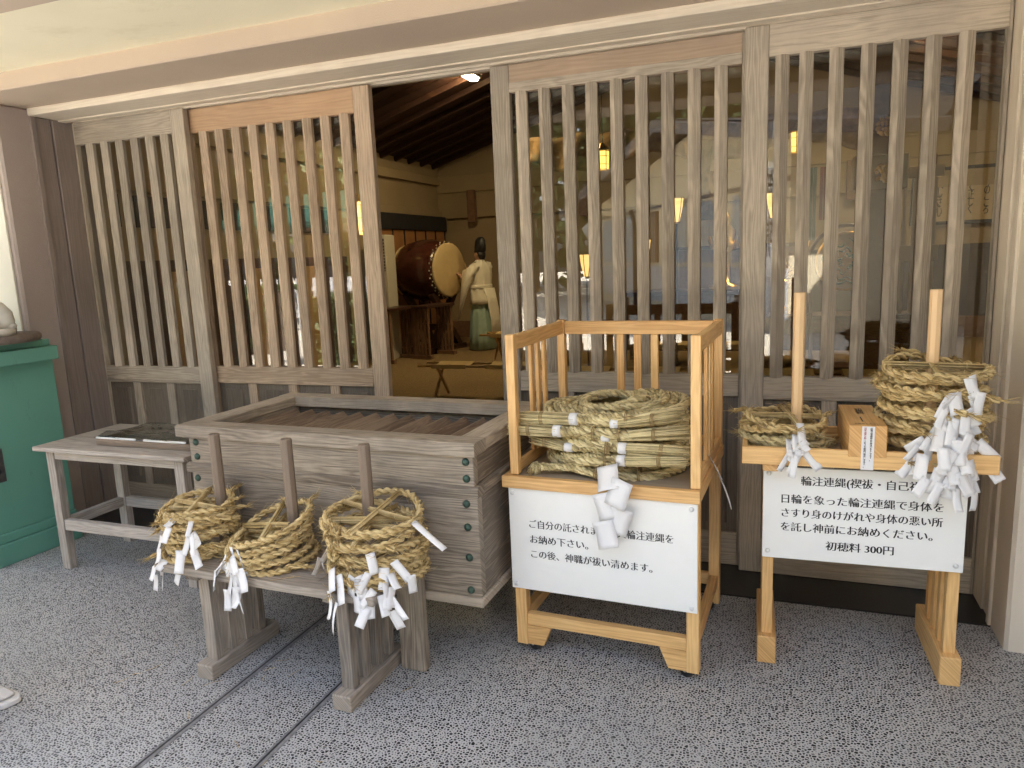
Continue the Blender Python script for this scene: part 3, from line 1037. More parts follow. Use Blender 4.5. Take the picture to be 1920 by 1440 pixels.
def wisps(b, path, ra, count, seed, lmin=0.02, lmax=0.06, rad=0.0007):
    g = np.random.default_rng(seed)
    k = len(path)
    for _ in range(count):
        i = int(g.integers(0, k))
        t_ = path[(i + 2) % k] - path[i - 2]
        t_ = t_ / (np.linalg.norm(t_) + 1e-9) * (1 if g.random() < 0.5 else -1)
        d = g.normal(size=3)
        d /= np.linalg.norm(d)
        p0 = path[i] + d * ra * 0.8
        L = g.uniform(lmin, lmax)
        p1 = p0 + (t_ * 0.85 + d * g.uniform(0.12, 0.6)) * L * 0.5
        p2 = p1 + (t_ * 0.8 + d * g.uniform(0.0, 0.8) + np.array([0, 0, -0.15])) * L * 0.5
        b.tube([p0, p1, p2], [rad, rad * 0.9, rad * 0.5], 3, False, False)


def bundle(b, p0, p1, rad, count, seed, flare=0.0, bend=0.0, rr=0.0016):
    g = np.random.default_rng(seed)
    p0, p1 = np.array(p0, float), np.array(p1, float)
    d = p1 - p0
    L = np.linalg.norm(d)
    d /= L
    u = np.cross(d, [0, 0, 1.0])
    u /= np.linalg.norm(u)
    w = np.cross(u, d)
    for _ in range(count):
        a, q = g.uniform(0, 6.283), math.sqrt(g.random())
        o = (math.cos(a) * u + math.sin(a) * w) * rad * q
        s0 = p0 + o + d * g.uniform(-0.012, 0.012)
        s2 = p1 + o * (1 + flare * g.uniform(0.3, 1.0)) + d * g.uniform(-0.03, 0.005) + g.normal(size=3) * flare * rad * 0.25
        s1 = (s0 + s2) / 2 + o * 0.05 + w * bend * L + g.normal(size=3) * rad * 0.06
        b.tube([s0, s1, s2], [rr, rr * 1.1, rr * 0.85], 4, False, True)


def shide(name, parent, base, yaw_, n=4, w=0.028, h=0.042, lean=0.1, seed=0, twist=0.25, side=1, neat=False):
    """paper streamer: ribbons folded sideways at each end, hanging from base and facing yaw_ (deg)"""
    g = np.random.default_rng(seed)
    b = MB()
    strips = 1 if neat else max(1, (n + 1) // 2)
    for q in range(strips):
        o = np.array([0 if neat else g.normal() * w * 0.35, -0.0016 * q, 0 if neat else g.normal() * h * 0.2])
        ang = (0.0 if neat else g.normal() * 0.30)
        segs = n if neat else (3 if n >= 5 else (2 if n > 1 else 1))
        yy = 0.0
        for k in range(segs):
            ww = w * (1.0 if neat else g.uniform(0.85, 1.15))
            L = h * (1.0 if neat else g.uniform(1.3, 1.9))
            ln = (lean[min(k, len(lean) - 1)] + (0 if neat else g.normal() * 0.05)) if hasattr(lean, '__len__') else lean * (0.6 ** k) + g.normal() * 0.10
            a = ang + (side * (1 if k % 2 == 0 else -1) * 0.30 if neat else g.normal() * 0.28)
            curl = g.normal() * (0.25 if neat else 0.42)
            roll_ = g.normal() * (0.10 if neat else 0.28)
            rows = 7
            d = np.array([math.sin(a) * math.cos(ln), -math.sin(ln), -math.cos(a) * math.cos(ln)])
            xd = np.array([math.cos(a) * math.cos(roll_), math.sin(roll_), math.sin(a) * math.cos(roll_)])
            nm = np.cross(xd, d)
            vs = []
            for i in range(rows):
                f = i / (rows - 1)
                c0 = o + d * L * f + nm * (curl * L * 0.35 * (f * f - f * 0.4))
                for j in (-0.5, -0.18, 0.18, 0.5):
                    vs.append(c0 + xd * ww * j + nm * ww * 0.10 * (abs(j) > 0.3) * math.sin(f * 2.6 + q))
            fs = []
            for i in range(rows - 1):
                for j in range(3):
                    p_ = i * 4 + j
                    fs.append([p_, p_ + 1, p_ + 5, p_ + 4])
            b.add(vs, fs, [(0, 0)] * len(vs))
            end = np.array(vs[-4:]).mean(0)
            o = end + xd * ww * (0.72 if neat else 0.6) * side * (1 if k % 2 == 0 else -1) - d * L * (0.28 if neat else 0.16) + np.array([0, -0.0014, 0])
    o = b.build(name, 'paper', parent, True)
    md = o.modifiers.new('thickness', 'SOLIDIFY')
    md.thickness = 0.0004
    o.location = base
    o.rotation_euler = (0, 0, R(yaw_))
    return o


def straw_ring(label, loc, r, ra, seed, tilt=(0, 0), cross=True, papers=(), mat='straw', group='straw rope rings on the pegs', strands=2, turns=None, rz=None, fuzz=240):
    g = np.random.default_rng(seed)
    o = tag(bpy.data.objects.new('straw_ring', None), label, 'straw ring', group)
    C.objects.link(o)
    o.empty_display_size = 0.05
    o.location = loc
    o.rotation_euler = (R(tilt[0]), R(tilt[1]), 0)
    rz = g.uniform(0, 360) if rz is None else rz
    th, p = rope_path(200, r, ra, seed)
    turns = turns or int(round(2 * math.pi * r / (ra * 4.6)))
    b = MB()
    twisted(b, p, True, ra, turns, strands, seed, 7)
    wisps(b, p, ra, fuzz, seed + 5)
    for _ in range(2):
        i_ = int(g.integers(0, 200))
        tn = p[(i_ + 1) % 200] - p[i_ - 1]
        tn /= np.linalg.norm(tn)
        rd = p[i_] / np.linalg.norm(p[i_])
        L_ = g.uniform(0.03, 0.07)
        f_ = np.linspace(0, 1, 14)[:, None]
        pt = p[i_] + np.array([0, 0, ra * 0.9]) + rd * ra * 0.5 + tn * L_ * f_ + rd * L_ * 0.55 * f_ ** 1.6 - np.array([0, 0, 1.0]) * L_ * 0.12 * f_ ** 2
        twisted(b, pt, False, ra * 0.72, L_ / (ra * 4.6), 2, seed + 3 + _, 6, fib=5)
        for _q in range(16):
            d = tn * 0.8 + rd * 0.6 + g.normal(size=3) * 0.35
            b.tube([pt[-2], pt[-1] + d * 0.010, pt[-1] + d * g.uniform(0.015, 0.04)], [0.0012, 0.001, 0.0005], 3, False, False)
    rp = b.build('rope', mat, o, True)
    rp.rotation_euler = (0, 0, R(rz))
    if cross:
        for ang, dz in ((g.uniform(-20, 30), ra * 0.55), (g.uniform(70, 115), ra * 0.85)):
            a = R(ang)
            c_, s_ = math.cos(a), math.sin(a)
            off = np.array([g.uniform(-0.02, 0.02), g.uniform(-0.02, 0.02), 0])
            b = MB()
            bundle(b, off + np.array([-c_ * r, -s_ * r, dz]), off + np.array([c_ * r, s_ * r, dz]), 0.0085, 26, seed + int(ang) + 300, 0.1, 0.0, 0.0019)
            for q in (-0.62, 0.0, 0.55):
                cc = off + np.array([c_ * r * q, s_ * r * q, dz])
                tt = np.linspace(0, 2 * math.pi, 9)[:-1]
                ring = cc + 0.0105 * (np.cos(tt)[:, None] * np.array([-s_, c_, 0]) + np.sin(tt)[:, None] * np.array([0, 0, 1.0]))
                b.tube(ring, 0.0013, 4, True)
            b.build('cross_bundle', mat, o, True)
    for k, pp in enumerate(papers):
        ang, n, w, h, lean, side = pp[:6]
        a = R(ang)
        rr = r + ra * 1.15
        shide('paper_streamer', o, (rr * math.cos(a), rr * math.sin(a), ra * pp[6] if len(pp) > 6 else 0.0), ang + 90 + (pp[7] if len(pp) > 7 else 0), n, w, h, lean, seed * 7 + k, 0.25, side)
    return o


def to_world(root, p):
    a = root.rotation_euler[2]
    return Vector((root.location.x + math.cos(a) * p[0] - math.sin(a) * p[1], root.location.y + math.sin(a) * p[0] + math.cos(a) * p[1], root.location.z + p[2]))


ORD = ['topmost', 'second from the top', 'third from the top', 'fourth from the top', 'fifth from the top', 'sixth from the top', 'seventh from the top', 'eighth from the top', 'ninth from the top', 'tenth from the top', 'eleventh from the top', 'twelfth from the top']


def stack(root, centre, zs, r, ra, seed, where, tilts, papers, mats=None, jit=0.014, rs=None, allcross=False):
    n = len(zs)
    for i in range(n):                      # i = 0 lowest
        g = np.random.default_rng(seed + i)
        k = n - 1 - i
        pos = 'lowest' if i == 0 else ORD[k]
        wl = to_world(root, (centre[0] + g.uniform(-jit, jit), centre[1] + g.uniform(-jit, jit), zs[i]))
        straw_ring('%s straw ring on %s' % (pos, where), wl, (rs[i] if rs else r), ra, seed * 10 + i, tilts[i],
                   cross=(allcross or k < 3), papers=papers.get(i, ()), mat=(mats[i] if mats else 'straw'))


# angles: -90 faces the viewer side of the bench
stack(bn, (-0.045, 0.125), [0.460, 0.484, 0.510, 0.536, 0.562, 0.588, 0.612, 0.634], 0.122, 0.0122, 11, "the grey bench's left peg",
      [(2, -2), (-2, 3), (3, 2), (-2, -3), (2, 2), (3, -2), (-2, 2), (5, -2)],
      {0: [(-118, 4, 0.030, 0.040, 0.25, 1), (-100, 2, 0.03, 0.03, 0.9, -1)],
       1: [(-82, 2, 0.034, 0.05, 0.1, 1, 1.0), (-160, 3, 0.022, 0.04, 0.1, 1)],
       3: [(-62, 3, 0.032, 0.045, 0.5, -1, 1.0), (-128, 2, 0.03, 0.035, 0.4, 1)],
       6: [(-78, 2, 0.03, 0.03, 1.25, 1, 0.6), (-55, 2, 0.016, 0.05, 1.0, 1, 0.5)]})
stack(bn, (0.285, 0.142), [0.462, 0.490, 0.520, 0.552, 0.588], 0.145, 0.0125, 23, "the bench's middle peg",
      [(2, -3), (4, -5), (5, -8), (8, -10), (13, -16)],
      {1: [(-112, 2, 0.03, 0.045, 0.4, 1)],
       2: [(-100, 5, 0.033, 0.046, 0.28, 1, 1.0), (-128, 3, 0.03, 0.04, 0.7, -1)],
       4: [(-110, 3, 0.030, 0.045, 0.25, -1, 0.2)]}, allcross=True)
stack(bn, (0.718, 0.155), [0.460, 0.485, 0.511, 0.537, 0.563, 0.590, 0.616, 0.642, 0.668], 0.158, 0.0125, 37, "the bench's right peg",
      [(2, -4), (-2, 3), (3, -2), (-3, 2), (3, 3), (-3, 3), (2, -3), (-2, 3), (6, 2)],
      {0: [(-62, 4, 0.030, 0.044, 0.4, 1)],
       1: [(-112, 3, 0.034, 0.058, 0.35, -1, 1.0), (-50, 2, 0.02, 0.05, 1.1, 1)],
       2: [(-92, 2, 0.036, 0.042, 0.3, 1, 0.5), (-78, 2, 0.032, 0.05, 0.25, 1, 1.0), (-40, 2, 0.03, 0.045, 1.2, -1)],
       3: [(-55, 2, 0.030, 0.04, 0.1, 1), (-165, 3, 0.03, 0.035, 0.2, 1)],
       4: [(-48, 2, 0.026, 0.045, 0.15, 1)],
       5: [(-70, 2, 0.028, 0.045, 0.2, -1)],
       8: [(-15, 1, 0.022, 0.085, 0.9, 1)]})

# ================================================================== ROPE CART
ct = thing('rope_cart', 'open honey-coloured wooden cart on casters holding large ropes', 'cart', (-0.945, 2.43, 0), -2.3)
D = 0.60


def part(parent, name, mat, *boxes, c=0.002):
    b = MB()
    for q in boxes:
        b.box(*q, c)
    return b.build(name, mat, parent)


for (u, nm) in ((0.002, 'post'), (0.659, 'post')):
    for v in (0.0, D - 0.034):
        part(ct, 'corner_post', 'hinoki', (u, u + 0.033, v, v + 0.033, 0.7105, 1.228))
part(ct, 'top_rail', 'hinoki', (0.036, 0.658, D - 0.032, D - 0.004, 1.168, 1.222))
for u in (0.004, 0.664):
    part(ct, 'top_rail', 'hinoki', (u, u + 0.026, 0.034, D - 0.036, 1.170, 1.223))
part(ct, 'shelf_frame', 'hinoki', (-0.025, 0.694, -0.022, 0.004, 0.664, 0.7085), (-0.025, 0.694, D - 0.006, D + 0.02, 0.664, 0.7085),
     (-0.0245, 0.002, 0.0045, D - 0.0065, 0.6642, 0.708), (0.668, 0.6935, 0.0045, D - 0.0065, 0.6642, 0.708))
part(ct, 'shelf_board', 'shelf_wood', (0.0025, 0.6675, 0.0045, D - 0.0065, 0.675, 0.7025), c=0.001)
part(ct, 'shelf_lip', 'hinoki', (0.036, 0.658, D - 0.030, D - 0.010, 0.7105, 0.752), (0.008, 0.026, 0.034, D - 0.036, 0.7105, 0.752), (0.668, 0.686, 0.034, D - 0.036, 0.7105, 0.752))
for u in (0.262, 0.335, 0.405):
    part(ct, 'back_baluster', 'hinoki', (u, u + 0.031, D - 0.027, D - 0.012, 0.753, 1.167))
for us in (0.010, 0.672):
    for v in (0.20, 0.272, 0.344):
        part(ct, 'side_baluster', 'hinoki', (us, us + 0.014, v, v + 0.030, 0.753, 1.169))
for u in (0.002, 0.645):
    for v in (0.0, D - 0.046):
        part(ct, 'leg', 'hinoki', (u, u + 0.043, v, v + 0.045, 0.034, 0.6635))
part(ct, 'stretcher', 'hinoki', (0.0455, 0.6445, 0.006, 0.038, 0.113, 0.160))
part(ct, 'stretcher', 'hinoki', (0.0455, 0.6445, D - 0.039, D - 0.007, 0.113, 0.160))
for u in (0.006, 0.650):
    part(ct, 'stretcher', 'hinoki', (u, u + 0.032, 0.0455, D - 0.0465, 0.113, 0.160))
for (pa) in ([(0.112, 0.0455), (0.036, 0.0455), (0.036, 0.108), (0.112, 0.139)], [(0.112, 0.550), (0.036, 0.581), (0.036, 0.6445), (0.112, 0.6445)]):
    MB().prism(pa, 1, 0.005, 0.040, long=0).build('corner_brace', 'hinoki', ct)
for u in (0.06, 0.640):
    for v in (0.035, D - 0.04):
        cs = MB().lathe([(0.016, -0.011), (0.026, -0.010), (0.028, -0.006), (0.028, 0.006), (0.026, 0.010), (0.016, 0.011)], 16, (u, v, 0.028), (0.5, 0.86, 0)).build('caster', 'rubber', ct, True)
        b = MB()
        b.box(u - 0.012, u + 0.012, v - 0.012, v + 0.012, 0.050, 0.0335 + 0.03, 0.002)
        b.lathe([(0.009, -0.0125), (0.009, 0.0125)], 10, (u, v, 0.028), (0.5, 0.86, 0))
        b.build('caster_fork', 'steel', cs)
sg = thing('notice_board', 'white notice board with three lines of text on the rope cart', 'sign', to_world(ct, (0, -0.0065, 0)), -2.3)
MB().box(-0.004, 0.684, -0.0035, 0.004, 0.2675, 0.6625, 0.0006).build('board', 'board_white', sg)
for (u, z) in ((0.012, 0.642), (0.664, 0.642), (0.014, 0.285), (0.665, 0.285)):
    MB().lathe([(0.0085, 0), (0.008, 0.003), (0.004, 0.005), (0.0004, 0.0055)], 14, (u, -0.0037, z), (0, -1, 0)).build('screw_cap', 'cap_white', sg, True)
FT, TH = 0.026, 0.014
for s_, u0, u1, z, nm in (('ご自分の託されました大輪注連縄を', 0.074, 0.604, 0.529, 0.036), ('お納め下さい。', 0.075, 0.300, 0.470, 0.036), ('この後、神職が祓い清めます。', 0.077, 0.531, 0.4125, 0.036)):
    text(s_, 'lettering', 0.0355, u1 - u0, 'ink', sg, (u0, -0.0045, z), fat=FT, thin=TH)

# large ropes on the cart
GR = 'large coiled straw ropes on the cart'
DESC = ['lowest large coiled rope on the cart, long paper streamer hanging over the edge',
        'second large coiled rope from the cart shelf, straw end cut short at right',
        'third large coiled rope from the cart shelf, straw end pointing right',
        'large coiled rope second from the top of the cart pile, end pointing left',
        'topmost large coiled rope on the cart pile, thick straw end at left']
ZS = [0.727, 0.774, 0.822, 0.870, 0.916]
cen = (0.335, 0.305)
for i in range(5):
    g = np.random.default_rng(500 + i)
    o = tag(bpy.data.objects.new('coiled_rope', None), DESC[i], 'rope', GR)
    C.objects.link(o)
    o.empty_display_size = 0.05
    wl = to_world(ct, (cen[0] + g.uniform(-0.01, 0.01), cen[1], ZS[i]))
    o.location = wl
    o.rotation_euler = (R([0.3, 0.3, 0, -0.5, -0.5][i]), R([1, -2, 2, -1.5, -3][i]), R(-2.3))
    r = [0.262, 0.268, 0.262, 0.266, 0.258][i]
    th, p = rope_path(220, r, 0.018, 600 + i)
    b = MB()
    twisted(b, p, True, 0.0185, 21, 3, 600 + i, 8)
    for q in range(1, 5 if i == 4 else 3):
        th2, p2 = rope_path(200, r - 0.034 * q, 0.018, 650 + i + 10 * q)
        p2[:, 2] += 0.006 * q + 0.006 * np.sin(2 * th2 + q)
        twisted(b, p2, True, 0.0178, 19 - 2 * q, 3, 660 + i + q, 8)
    wisps(b, p, 0.02, 60, 700 + i, 0.02, 0.05)
    rp = b.build('rope', 'straw_green', o, True)
    rp.rotation_euler = (0, 0, R(g.uniform(0, 360)))
    # straight bound ends that cross the front of the coil
    fy = -r - 0.008
    spec = {0: [(-0.245, -0.275, 0.016, 0.9, -1)], 1: [(0.08, 0.305, 0.019, 0.05, 1)], 2: [(0.10, 0.33, 0.019, 0.05, 1), (-0.12, -0.27, 0.015, 0.9, -1)],
            3: [(-0.16, -0.345, 0.021, 0.25, -1), (0.03, 0.33, 0.015, 0.9, 1)], 4: [(-0.09, -0.30, 0.021, 0.15, -1), (0.07, 0.30, 0.015, 1.0, 1)]}[i]
    for q, (xa, xb, rad, fl, sd) in enumerate(spec):
        b = MB()
        zc = 0.008 if q == 0 else -0.012
        dy = 0.0 if q == 0 else 0.012
        slope = 0.006 if fl < 0.5 else (0.022 if i != 0 else -0.05)
        bundle(b, (xa, fy + dy, zc), (xb, fy + dy + 0.01 + (0.03 if fl > .5 else 0), zc + slope), rad, 120 if q == 0 else 80, 800 + i * 7 + q, fl, 0.0, 0.0022)
        b.build('straw_end', 'straw_green', o, True)
        tb = MB()
        for xx, wd in ((xa + (xb - xa) * 0.55, 0.010),):
            for k in range(3):
                tt = np.linspace(0, 2 * math.pi, 15)[:-1]
                cx = xx + (k - 1) * 0.005
                ff = 1 + fl * 0.3
                ring = np.stack([np.full(14, cx), fy + dy + 0.005 + (rad * ff + 0.002) * np.cos(tt), zc + slope * 0.55 + (rad * ff + 0.002) * np.sin(tt)], 1)
                tb.tube(ring, 0.0017, 5, True)
        tb.build('binding', 'straw_brown', o, True)
        pm = MB()
        x0_ = xa + (xb - xa) * 0.02
        sgn = 1 if xb > xa else -1
        pm.loft([((x0_ - sgn * 0.027, fy + dy, zc), (0, rad + 0.0015, 0), (0, 0, rad + 0.0015)), ((x0_ + sgn * 0.002, fy + dy, zc), (0, rad + 0.0015, 0), (0, 0, rad + 0.0015))], 18)
        if i != 0:
            pm.build('paper_band', 'paper', o, True)
        # the rope's twisted lead-in behind the band
        lead = np.stack([np.linspace(x0_ - sgn * 0.022, x0_ - sgn * 0.25, 40), fy + dy + np.linspace(0, 0.055, 40) ** 1.0, zc + np.linspace(0, -0.004, 40)], 1)
        lb = MB()
        twisted(lb, lead, False, rad * 0.92, 5.5, 3, 900 + i + q, 8)
        lb.build('rope_end', 'straw_green', o, True)
    for xx in (-0.02 + 0.03 * i, 0.13 - 0.05 * i):
        tb = MB()
        yy = -math.sqrt(max(0.01, r * r - xx * xx))
        for k in range(2):
            tt = np.linspace(0, 2 * math.pi, 15)[:-1]
            ring = np.stack([np.full(14, xx + k * 0.006), yy + 0.026 * np.cos(tt), 0.026 * np.sin(tt)], 1)
            tb.tube(ring, 0.0019, 5, True)
        wisps(tb, np.array([[xx + q * 0.004, yy - 0.024, 0.01] for q in range(6)]), 0.004, 8, 950 + i, 0.015, 0.035, 0.0012)
        tb.build('binding', 'straw_brown', o, True)
    if i == 0:
        shide('paper_streamer', o, (0.035, fy - 0.036, 0.046), 0, 5, 0.078, 0.096, (0.80, 0.35, 0.08, 0.02, 0.06), 77, 0.12, 1, True)
    if i == 1:
        shide('paper_streamer', o, (0.335, -0.03, -0.03), 70, 2, 0.03, 0.07, 0.7, 78, 0.3, 1)

# ================================================================== OFFERING STAND (right)
st = thing('ring_stand', 'tall honey-coloured wooden tray stand with two pale pegs', 'stand', (-0.042, 2.605, 0), 2.3)
for (ua) in (-0.030, 0.560):
    part(st, 'foot_block', 'hinoki', (ua, ua + 0.065, 0.0, 0.40, 0.0, 0.104), c=0.003)
    for v in (0.030, 0.112, 0.194, 0.276):
        part(st, 'upright', 'hinoki', (ua + 0.014, ua + 0.051, v, v + 0.038, 0.1042, 0.744))
    part(st, 'cross_bearer', 'hinoki', (ua + 0.008, ua + 0.057, -0.052, 0.385, 0.7442, 0.7705))
TV0, TV1 = -0.068, 0.285
part(st, 'tray', 'hinoki', (-0.090, 0.674, TV0, TV0 + 0.018, 0.771, 0.832), (-0.090, 0.674, TV1 - 0.018, TV1, 0.771, 0.832),
     (-0.0895, -0.072, TV0 + 0.0182, TV1 - 0.0182, 0.7712, 0.8318), (0.656, 0.6735, TV0 + 0.0182, TV1 - 0.0182, 0.7712, 0.8318))
part(st, 'tray_floor', 'shelf_wood', (-0.0718, 0.6558, TV0 + 0.0184, TV1 - 0.0184, 0.7715, 0.783), c=0.001)
for u in (0.093, 0.512):
    MB().lathe([(0.0195, 0), (0.0195, 0.555), (0.0185, 0.5565)], 8, (u, 0.125, 0.7835), (0, 0, 1)).build('peg', 'pale_peg', st)
s2 = thing('price_sign', 'white sign board with a 300 yen price line below the tray', 'sign', to_world(st, (0, 0.012, 0)), 2.3)
MB().box(-0.018, 0.612, -0.004, 0.004, 0.4085, 0.7435, 0.0006).build('board', 'board_white', s2)
for (u, z) in ((0.0, 0.720), (0.592, 0.722), (0.0, 0.434), (0.590, 0.432)):
    MB().lathe([(0.0085, 0), (0.008, 0.003), (0.004, 0.005), (0.0004, 0.0055)], 14, (u, -0.0042, z), (0, -1, 0)).build('screw_cap', 'cap_white', s2, True)
for s_, u0, u1, z, hh in (('輪注連縄(禊祓・自己祓)', 0.105, 0.487, 0.695, 0.0365), ('日輪を象った輪注連縄で身体を', 0.043, 0.545, 0.6305, 0.036), ('さすり身のけがれや身体の悪い所', 0.044, 0.545, 0.5795, 0.036),
                         ('を託し神前にお納めください。', 0.042, 0.518, 0.5285, 0.036), ('初穂料 300円', 0.190, 0.404, 0.4675, 0.036)):
    text(s_, 'lettering', hh, u1 - u0, 'ink', s2, (u0, -0.0048, z), fat=0.032, thin=0.012)
bx = thing('coin_box', 'small wooden offering box with paper label between the ring stacks', 'box', to_world(st, (0.242, -0.066, 0.7835)), 2.3)
MB().box(0, 0.113, -0.004, 0.335, 0.028, 0.134, 0.002).build('box_body', 'hinoki', bx)
MB().box(0.004, 0.109, 0.018, 0.30, 0.0, 0.0279, 0.001).build('box_foot', 'hinoki', bx)
MB().box(0.046, 0.050, 0.06, 0.13, 0.1338, 0.1344, 0.0001).build('coin_slot', 'ink', bx)
MB().box(0.038, 0.076, -0.0052, -0.0042, -0.014, 0.132, 0.0002).build('paper_label', 'paper', bx)
text('輪注連縄はお祓いをします。', 'lettering', 0.112, 0.0072, 'ink', bx, (0.066, -0.0056, 0.128), vertical=True, fat=0.02)
text('ようお願い致します。', 'lettering', 0.094, 0.0072, 'ink', bx, (0.048, -0.0056, 0.087), vertical=True, fat=0.02)
text('持ち帰らぬ', 'lettering', 0.040, 0.0072, 'red_ink', bx, (0.048, -0.0056, 0.129), vertical=True, fat=0.02)
text('初穂料', 'lettering', 0.10, 0.026, 'brand_ink', bx, (0.056, 0.27, 0.1346), rot=(0, 0, 0), vertical=True, fat=0.02)
text('お納めください', 'lettering', 0.016, 0.075, 'brand_ink', bx, (0.019, 0.024, 0.1346), rot=(0, 0, 0), fat=0.02)
stack(st, (0.045, 0.105), [0.799, 0.824, 0.849, 0.874, 0.898], 0.128, 0.0130, 51, 'the left peg of the price-sign stand',
      [(2, 2), (-2, 2), (2, -2), (-2, 2), (4, 3)],
      {4: [(-74, 4, 0.026, 0.048, (0.62, 0.05, 0.03), 1, 0.8)], 3: [(-72, 4, 0.026, 0.046, (0.85, 0.06, 0.02), -1, 0.6)], 2: [(-78, 3, 0.026, 0.046, (1.1, 0.05), 1, 0.8)]},
      ['straw_green', 'straw_green', 'straw_green', 'straw', 'straw'])
stack(st, (0.512, 0.110), [0.800, 0.828, 0.856, 0.884, 0.912, 0.940, 0.968, 0.997, 1.026, 1.054, 1.080], 0.152, 0.0148, 67, 'the right peg of the price-sign stand',
      [(2, -2), (-2, 3), (3, 2), (-3, -3), (2, 3), (-3, 2), (3, -3), (-2, 3), (2, 2), (-3, -2), (4, 2)],
      {10: [(-71, 2, 0.032, 0.05, 0.15, 1, 1.0), (-61, 2, 0.028, 0.05, 0.1, -1, 0.5)],
       8: [(-79, 3, 0.036, 0.045, 0.15, 1), (-66, 2, 0.028, 0.05, 0.1, 1)],
       6: [(-87, 3, 0.034, 0.045, 0.2, 1), (-73, 4, 0.036, 0.045, 0.15, -1)],
       5: [(-97, 3, 0.032, 0.05, 0.2, 1), (-81, 5, 0.034, 0.048, (0.3, 0.2, 0.1), 1)],
       4: [(-89, 5, 0.032, 0.046, (0.3, 0.25, 0.1), -1), (-75, 5, 0.034, 0.05, (0.35, 0.2, 0.05), 1)],
       3: [(-83, 5, 0.034, 0.046, (0.5, 0.2, 0.05), 1), (-71, 5, 0.034, 0.048, (0.5, 0.15, 0.05), 1)],
       2: [(-79, 3, 0.034, 0.046, (0.75, 0.1, 0.03), 1), (-67, 5, 0.030, 0.045, (0.8, 0.1, 0.03), -1)]}, jit=0.018)

g = np.random.default_rng(91)
b = MB()
for k in range(70):
    if k < 34:
        w_ = to_world(bn, (g.uniform(-0.12, 0.79), g.uniform(-0.01, 0.34), 0.4485))
    elif k < 54:
        w_ = to_world(st, (g.uniform(-0.06, 0.64), g.uniform(-0.04, 0.25), 0.7848))
    else:
        w_ = to_world(bn, (g.uniform(-0.3, 1.0), g.uniform(-0.35, 0.3), 0.0026))
    a_ = g.uniform(0, 6.28)
    L_ = g.uniform(0.012, 0.04)
    d_ = np.array([math.cos(a_), math.sin(a_), 0]) * L_
    w_ = np.array(w_)
    b.tube([w_ - d_, w_ + np.array([d_[1], -d_[0], 0]) * 0.15, w_ + d_], [0.0009, 0.001, 0.0006], 3, False, False)
o = b.build('straw_litter', 'straw', None)
tag(o, 'loose bits of straw fallen on the bench, tray and paving', 'straw')
o['kind'] = 'stuff'

# ================================================================== TABLE at left, tray on it
tb_ = thing('side_table', 'plain grey weathered wooden table beside the green cabinet', 'table', (-3.461, 2.525, 0), 0)
MB().box(-0.067, 0.91, -0.05, 0.475, 0.642, 0.6645, 0.003).build('table_top', 'table_wood', tb_)
for u in (-0.043, 0.795):
    for v in (0.0, 0.375):
        part(tb_, 'leg', 'table_wood', (u, u + 0.053, v, v + 0.045, 0.0, 0.6415))
part(tb_, 'apron', 'table_wood', (0.0105, 0.7945, 0.004, 0.03, 0.590, 0.6415))
part(tb_, 'apron', 'table_wood', (0.0105, 0.7945, 0.38, 0.41, 0.590, 0.6415))
for v in (0.004, 0.380):
    part(tb_, 'stretcher', 'table_wood', (0.0105, 0.7945, v, v + 0.035, 0.212, 0.268))
for u in (-0.036, 0.802):
    part(tb_, 'stretcher', 'table_wood', (u, u + 0.036, 0.0455, 0.3745, 0.214, 0.266))
tr_ = thing('shallow_tray', 'shallow wooden tray under clear plastic film on the grey table', 'tray', to_world(tb_, (0.255, 0.05, 0.665)), 0)
part(tr_, 'tray_frame', 'peg_wood', (0, 0.60, 0, 0.018, 0.0, 0.034), (0, 0.60, 0.30, 0.318, 0.0, 0.034), (0, 0.018, 0.0182, 0.2998, 0.0, 0.034), (0.582, 0.60, 0.0182, 0.2998, 0.0, 0.034))
part(tr_, 'tray_base', 'bench_wood', (0.0185, 0.5815, 0.0185, 0.2995, 0.0, 0.008), c=0.001)
b = MB()
nx, ny = 26, 12
vv, ff = [], []
for j in range(ny + 1):
    for i in range(nx + 1):
        x, y = i / nx * 0.61 - 0.005, j / ny * 0.33 - 0.008
        z = 0.042 + 0.006 * math.sin(x * 19 + y * 9) * math.sin(y * 14 + 1) + (0.012 * (1 - abs(j - 3) / 2) if abs(j - 3) < 2 else 0)
        vv.append((x, y, z))
for j in range(ny):
    for i in range(nx):
        a = j * (nx + 1) + i
        ff.append([a, a + 1, a + nx + 2, a + nx + 1])
b.add(vv, ff, [(0, 0)] * len(vv))
fo = b.build('plastic_film', 'clear', tr_, True)
md = fo.modifiers.new('thickness', 'SOLIDIFY')
md.thickness = 0.0008
part(tr_, 'white_rod', 'paper', (0.006, 0.262, -0.004, 0.008, 0.0345, 0.044), (0.315, 0.575, -0.004, 0.008, 0.0345, 0.044), c=0.003)

